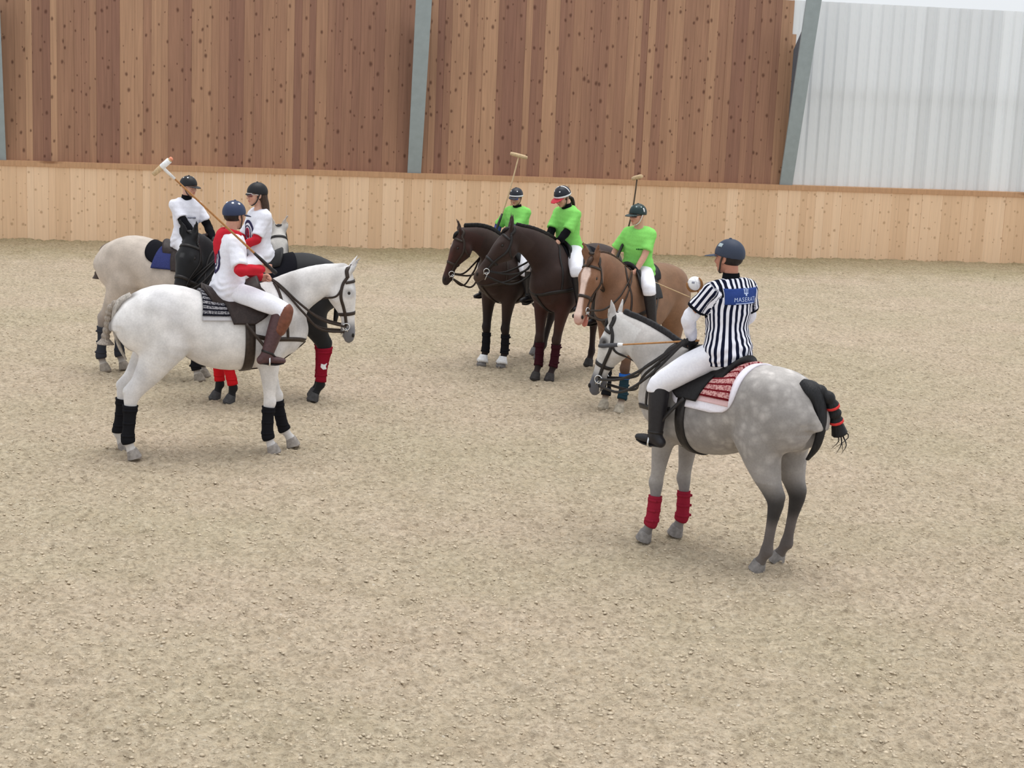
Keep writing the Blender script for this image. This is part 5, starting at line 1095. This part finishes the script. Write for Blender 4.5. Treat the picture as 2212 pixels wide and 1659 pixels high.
    r4 = person('person', 'child in green shirt, navy helmet with white band and blue goggles', h3, .84, (.12, 0, 1.58), 4, 8, (12, 12, 0), {-1: (.36, -.16, 1.66), 1: (.42, .02, 1.60)}, {-1: leg(-1, (.38, .33, 1.25), (.30, .36, .90), 18), 1: leg(1, (.38, .33, 1.25), (.30, .36, .90), 18)}, GREEN, 1, WHITEB, BLKBOOT,
        dict(mat=DKNAVY, band=WHITEP, visor=(.055, .085), glasses=(BLUEL, FRB), dots=[(35, 40, .010), (-35, 40, .010)]), SK1, sleeve_len=.88, collar=(BLACKC, .03), shirt_fat=.012, hem=.16, hand_up={-1: (-.3, 0, 1)}, long_sleeve={-1: (BLUE, .8), 1: (BLUE, .8)})
    A = w2(h3, r4['hand'][-1] + V(.06, .02, 0)); B = w2(h3, (-.02, -.12, 2.66)); mallet('upright mallet of the goggled child, pale head above the kickboard', A, B, (1.0, -.12, -.12), M_PALECANE, M_PALECANE, None, None, hl=.23, grip=.3, flex=-.03)
    # --- dark brown pony
    h4 = horse('horse', 'dark brown pony standing between the bay and the chestnut', (.72, 20.75), 236, 1.06, (1.12, -.19, 1.80), 52, -50, feet((.60, .10), (.66, -.07), (-.55, .13), (-.68, -.13)), coat_brown, False, neckscale=1.18, headscale=1.08, e0=54, e1=18, b1=.30, b2=.28, mane=((.012, .009, .009), .015, .035),
        tail=dict(col=(.012, .010, .010), dock=[(-.80, 0, 1.46), (-.90, 0, 1.38), (-.92, 0, 1.1), (-.88, 0, .7)], r=[.04, .05, .05, .02]), boots=dict(fl=(DKRED, .15, .42, .02), fr=(DKRED, .15, .42, .02)), saddle_mat=M_SADDLEBLK, sx=.12, cloth_kind=(cloth('black_saddle_cloth', (.01,) * 3), .38, .28, 1.15), reins=dict(hand=(.60, -.02, 1.60), sag=.12), stirrups={1: (.40, .37, .93)}, hoof_col=(.05, .045, .045))
    person('person', 'rider in green shirt looking down, navy helmet with red peak and white trim', h4, .95, (.16, 0, 1.62), 12, -4, (-14, 26, 0), {-1: (.56, -.08, 1.60), 1: (.58, .03, 1.62)}, {-1: leg(-1, (.50, .33, 1.38), (.42, .37, .99), 18), 1: leg(1, (.50, .34, 1.38), (.42, .37, .97), 18)}, GREEN, 1, WHITEB, BLKBOOT,
        dict(mat=DKNAVY, band=WHITEP, vmat=REDP, ridge=WHITEP, ridge_az=90, visor=(.085, .09), dots=[(35, 40, .010), (-35, 40, .010)], hair=(DARKH, 'tail')), SK2, sleeve_len=.84, collar=(BLACKC, .045), long_sleeve={1: (BLACKC, .22), -1: (BLACKC, .22)}, shirt_fat=.012, hem=.06, girl=True)
    # --- chestnut with the white blaze
    h5 = horse('horse', 'chestnut pony with broad white blaze facing us', (1.42, 18.95), 238, 1.05, (1.06, -.03, 1.71), 67, -2, feet((.58, .13), (.49, -.12), (-.55, .14), (-.66, -.14)), coat_chestnut, False, headscale=1.07, mouth=True, e0=52, e1=8, b1=.30, b2=.28,
        tail=dict(col=(.12, .06, .03), dock=[(-.80, 0, 1.46), (-.90, 0, 1.38), (-.92, 0, 1.1), (-.88, 0, .7)], r=[.04, .05, .05, .02]), mane=((.06, .03, .018), .014, .018), boots=dict(fl=(TEAL, .14, .42, .02, BLUE2), fr=(NEO, .14, .42, .02)), strap=M_BROWNSTRAP, saddle_mat=M_SADDLEBLK, sx=.10, reins=dict(hand=(.42, .04, 1.56), sag=.12), stirrups={1: (.40, .37, .95)}, hoof_col=(.40, .35, .28))
    r6 = person('person', 'rider in green shirt and dark sunglasses, dark green helmet, bare forearms', h5, .90, (.08, 0, 1.58), 6, 14, (-16, 4, 0), {-1: (.34, -.20, 1.60), 1: (.36, .10, 1.54)}, {-1: leg(-1, (.42, .33, 1.36), (.35, .37, 1.0), 18), 1: leg(1, (.44, .34, 1.42), (.36, .37, .99), 18)}, GREEN, 1, WHITEB, BLKBOOT,
        dict(mat=DKGREEN, visor=(.085, .09), glasses=(BLKL, FRB), dots=[(30, 45, .010), (75, 45, .010), (-30, 45, .01)], dot_mat=plain('pale_vent', lin(170, 190, 190)), badges=[(95, 22, .018, .05, WHITEP)], strap=FRW), SK1, extras=[smallprint(lambda q: (q['TP'][4] + q['lt'] * .05 + q['sd'] * .0, q['ft']), .07, .018, DKGP)], sleeve_len=.80, shirt_fat=.016, hem=.14, hand_up={-1: (-.1, 0, 1)})
    A = w2(h5, r6['hand'][-1] + V(.06, .03, -.03)); B = w2(h5, (-.02, -.13, 2.60)); mallet('upright mallet in front of the sunglasses rider, head seen end on', A, B, (.35, -.9, .1), plain('dark_cane', lin(86, 74, 60)), M_PALECANE, None, None, hl=.22, grip=.45, flex=-.10)
    stick('riding_whip', 'thin pale whip held across the chestnut rump', 'whip', w2(h5, r6['hand'][1] + V(.06, -.02, .0)), w2(h5, (-.44, .42, 1.25)), .0075, M_PALECANE)
    # --- the umpire and his dapple grey
    h6 = horse('horse', 'dapple grey pony in front right with red boots and red braided tail bands', (1.68, 12.97), 133, 1.04, (1.10, .08, 1.69), 70, 14, feet((.53, .23), (.49, -.11), (-.57, .12), (-.51, -.20)), coat_grey, True, e0=40, e1=22, b1=.34, b2=.28, dap=dap_grey, mane=((.018, .016, .018), .018, .040),
        tail=dict(col=(.012, .012, .014), dock=[(-.76, 0, 1.50), (-.855, -.005, 1.465), (-.93, -.01, 1.35), (-.955, -.01, 1.20), (-.925, -.01, 1.05), (-.85, -.01, .93)], r=[.045, .06, .040, .032, .028, .012], w=[.05, .085, .058, .046, .036, .02], braid=[(-.86, -.03, 1.48), (-.945, -.09, 1.41), (-.965, -.14, 1.31), (-.97, -.18, 1.22), (-.975, -.22, 1.13)], br=.050, end=1.25, bands=(.42, .72), wisps=5),
        boots=dict(fl=(REDB2, .13, .37, .02), fr=(REDB2, .13, .37, .02)), strap=M_STRAP, cloth_kind=(cloth('white_saddle_cloth', lin(240, 236, 246)), .41, .26, 1.46), pad=(MK_RED, .33, .20, 1.10), fringe=cloth('pink_fringe', lin(226, 190, 192)), saddle_mat=M_SADDLEBLK, sx=.06, reins=dict(hand=(.25, .20, 1.71), sag=.10), stirrups={1: (.385, .37, .86), -1: (.385, -.37, .86)}, hoof_col=(.26, .245, .24), ear_fwd=.25)
    r7 = person('person', 'umpire in black and white striped shirt and navy helmet seen from behind', h6, 1.03, (.0, 0, 1.67), 2, -14, (8, 2, 0), {-1: (.27, -.24, 1.74), 1: (.30, .08, 1.70)}, {-1: leg(-1, (.37, .35, 1.34), (.36, .38, .93), 12), 1: leg(1, (.37, .35, 1.34), (.36, .38, .93), 12)}, stripe_cloth(), 1, WHITEB, BLKBOOT,
        dict(mat=plain('slate_navy_helmet', lin(54, 62, 80), .55, .3, .06, 120, .2), visor=(.095, .09), badges=[(62, 38, .045, .028, plain('silver_badge', lin(176, 190, 196), .4))], hair=(DARKH, 'short')), SK3, extras=[back_patch], stripes=True, sleeve_len=.66, long_sleeve={-1: (WHITE, .86), 1: (WHITE, .86)}, glove={-1: LEATHERG, 1: LEATHERG}, collar=(BLACKC, .035), hem=.13, shirt_fat=.018, shw=.176, lf=1.2, hand_up={1: (.1, .95, -.2)}, poles={1: (.3, 1.0, -.35), -1: (-.5, -.8, -.4)})
    lh = r7['hand'][1]; stick('umpire_whip', 'brown cane with grey handle held level by the umpire', 'whip', w2(h6, lh + V(-.06, -.02, -.01)), w2(h6, (1.09, .31, 1.54)), .0085, M_CANE, .17, True)
    rh = r7['hand'][-1]; ballp = w2(h6, (.47, -.11, 2.11)); A = w2(h6, rh + V(.06, .02, 0)); st = stick('ball_stick', 'brown ball stick with prongs held upright by the umpire', 'stick', A, ballp + unit(A - ballp) * .062, .010, M_CANE)
    d = unit(ballp - A); e1 = unit(np.cross(d, V(0, 1, .1))); e2 = np.cross(d, e1); b0 = ballp - d * .062 - A
    for k in range(3):
        q = 2 * math.pi * k / 3 + .4; e = e1 * math.cos(q) + e2 * math.sin(q); mesh_obj('prong', *tube([b0, b0 + e * .055 + d * .02, b0 + e * .069 + d * .062, b0 + e * .060 + d * .095], [.009, .010, .009, .006], seg=8, m=3), plain('brown_wood', lin(150, 104, 62)), st)
    bl = empty('polo_ball', ballp); tag(bl, 'white arena polo ball held beside the umpire shoulder', 'ball')
    sv, sf = sphere((0, 0, 0), .0575, 28, 18); mesh_obj('shell', sv, sf, plain('white_ball', lin(246, 246, 248), .5, .4, .03, 30, .05), bl)
    c_ = unit(V(-.35, -1, .25)); t1 = unit(np.cross(c_, V(0, 0, 1))); t2 = np.cross(t1, c_); o_ = np.array([unit(c_ + t1 * (i / 6 - .5) * .42 + t2 * (j / 4 - .5) * .26) * .0582 for i in range(7) for j in range(5)]); mesh_obj('print', *slab(o_, o_ * .98, 7, 5), GREYPR, bl)
    for k in range(2):
        ax = unit(V(.3, .4, 1) if k else V(1, .2, .3)); u1 = unit(np.cross(ax, V(0, 1, 0))); u2 = np.cross(ax, u1); t_ = np.linspace(0, 2 * math.pi, 33); mesh_obj('seam', *tube(np.array([(u1 * math.cos(q) + u2 * math.sin(q)) * .0572 for q in t_]), .0014, seg=5), plain('pale_seam', lin(206, 206, 210)), bl)
scene()
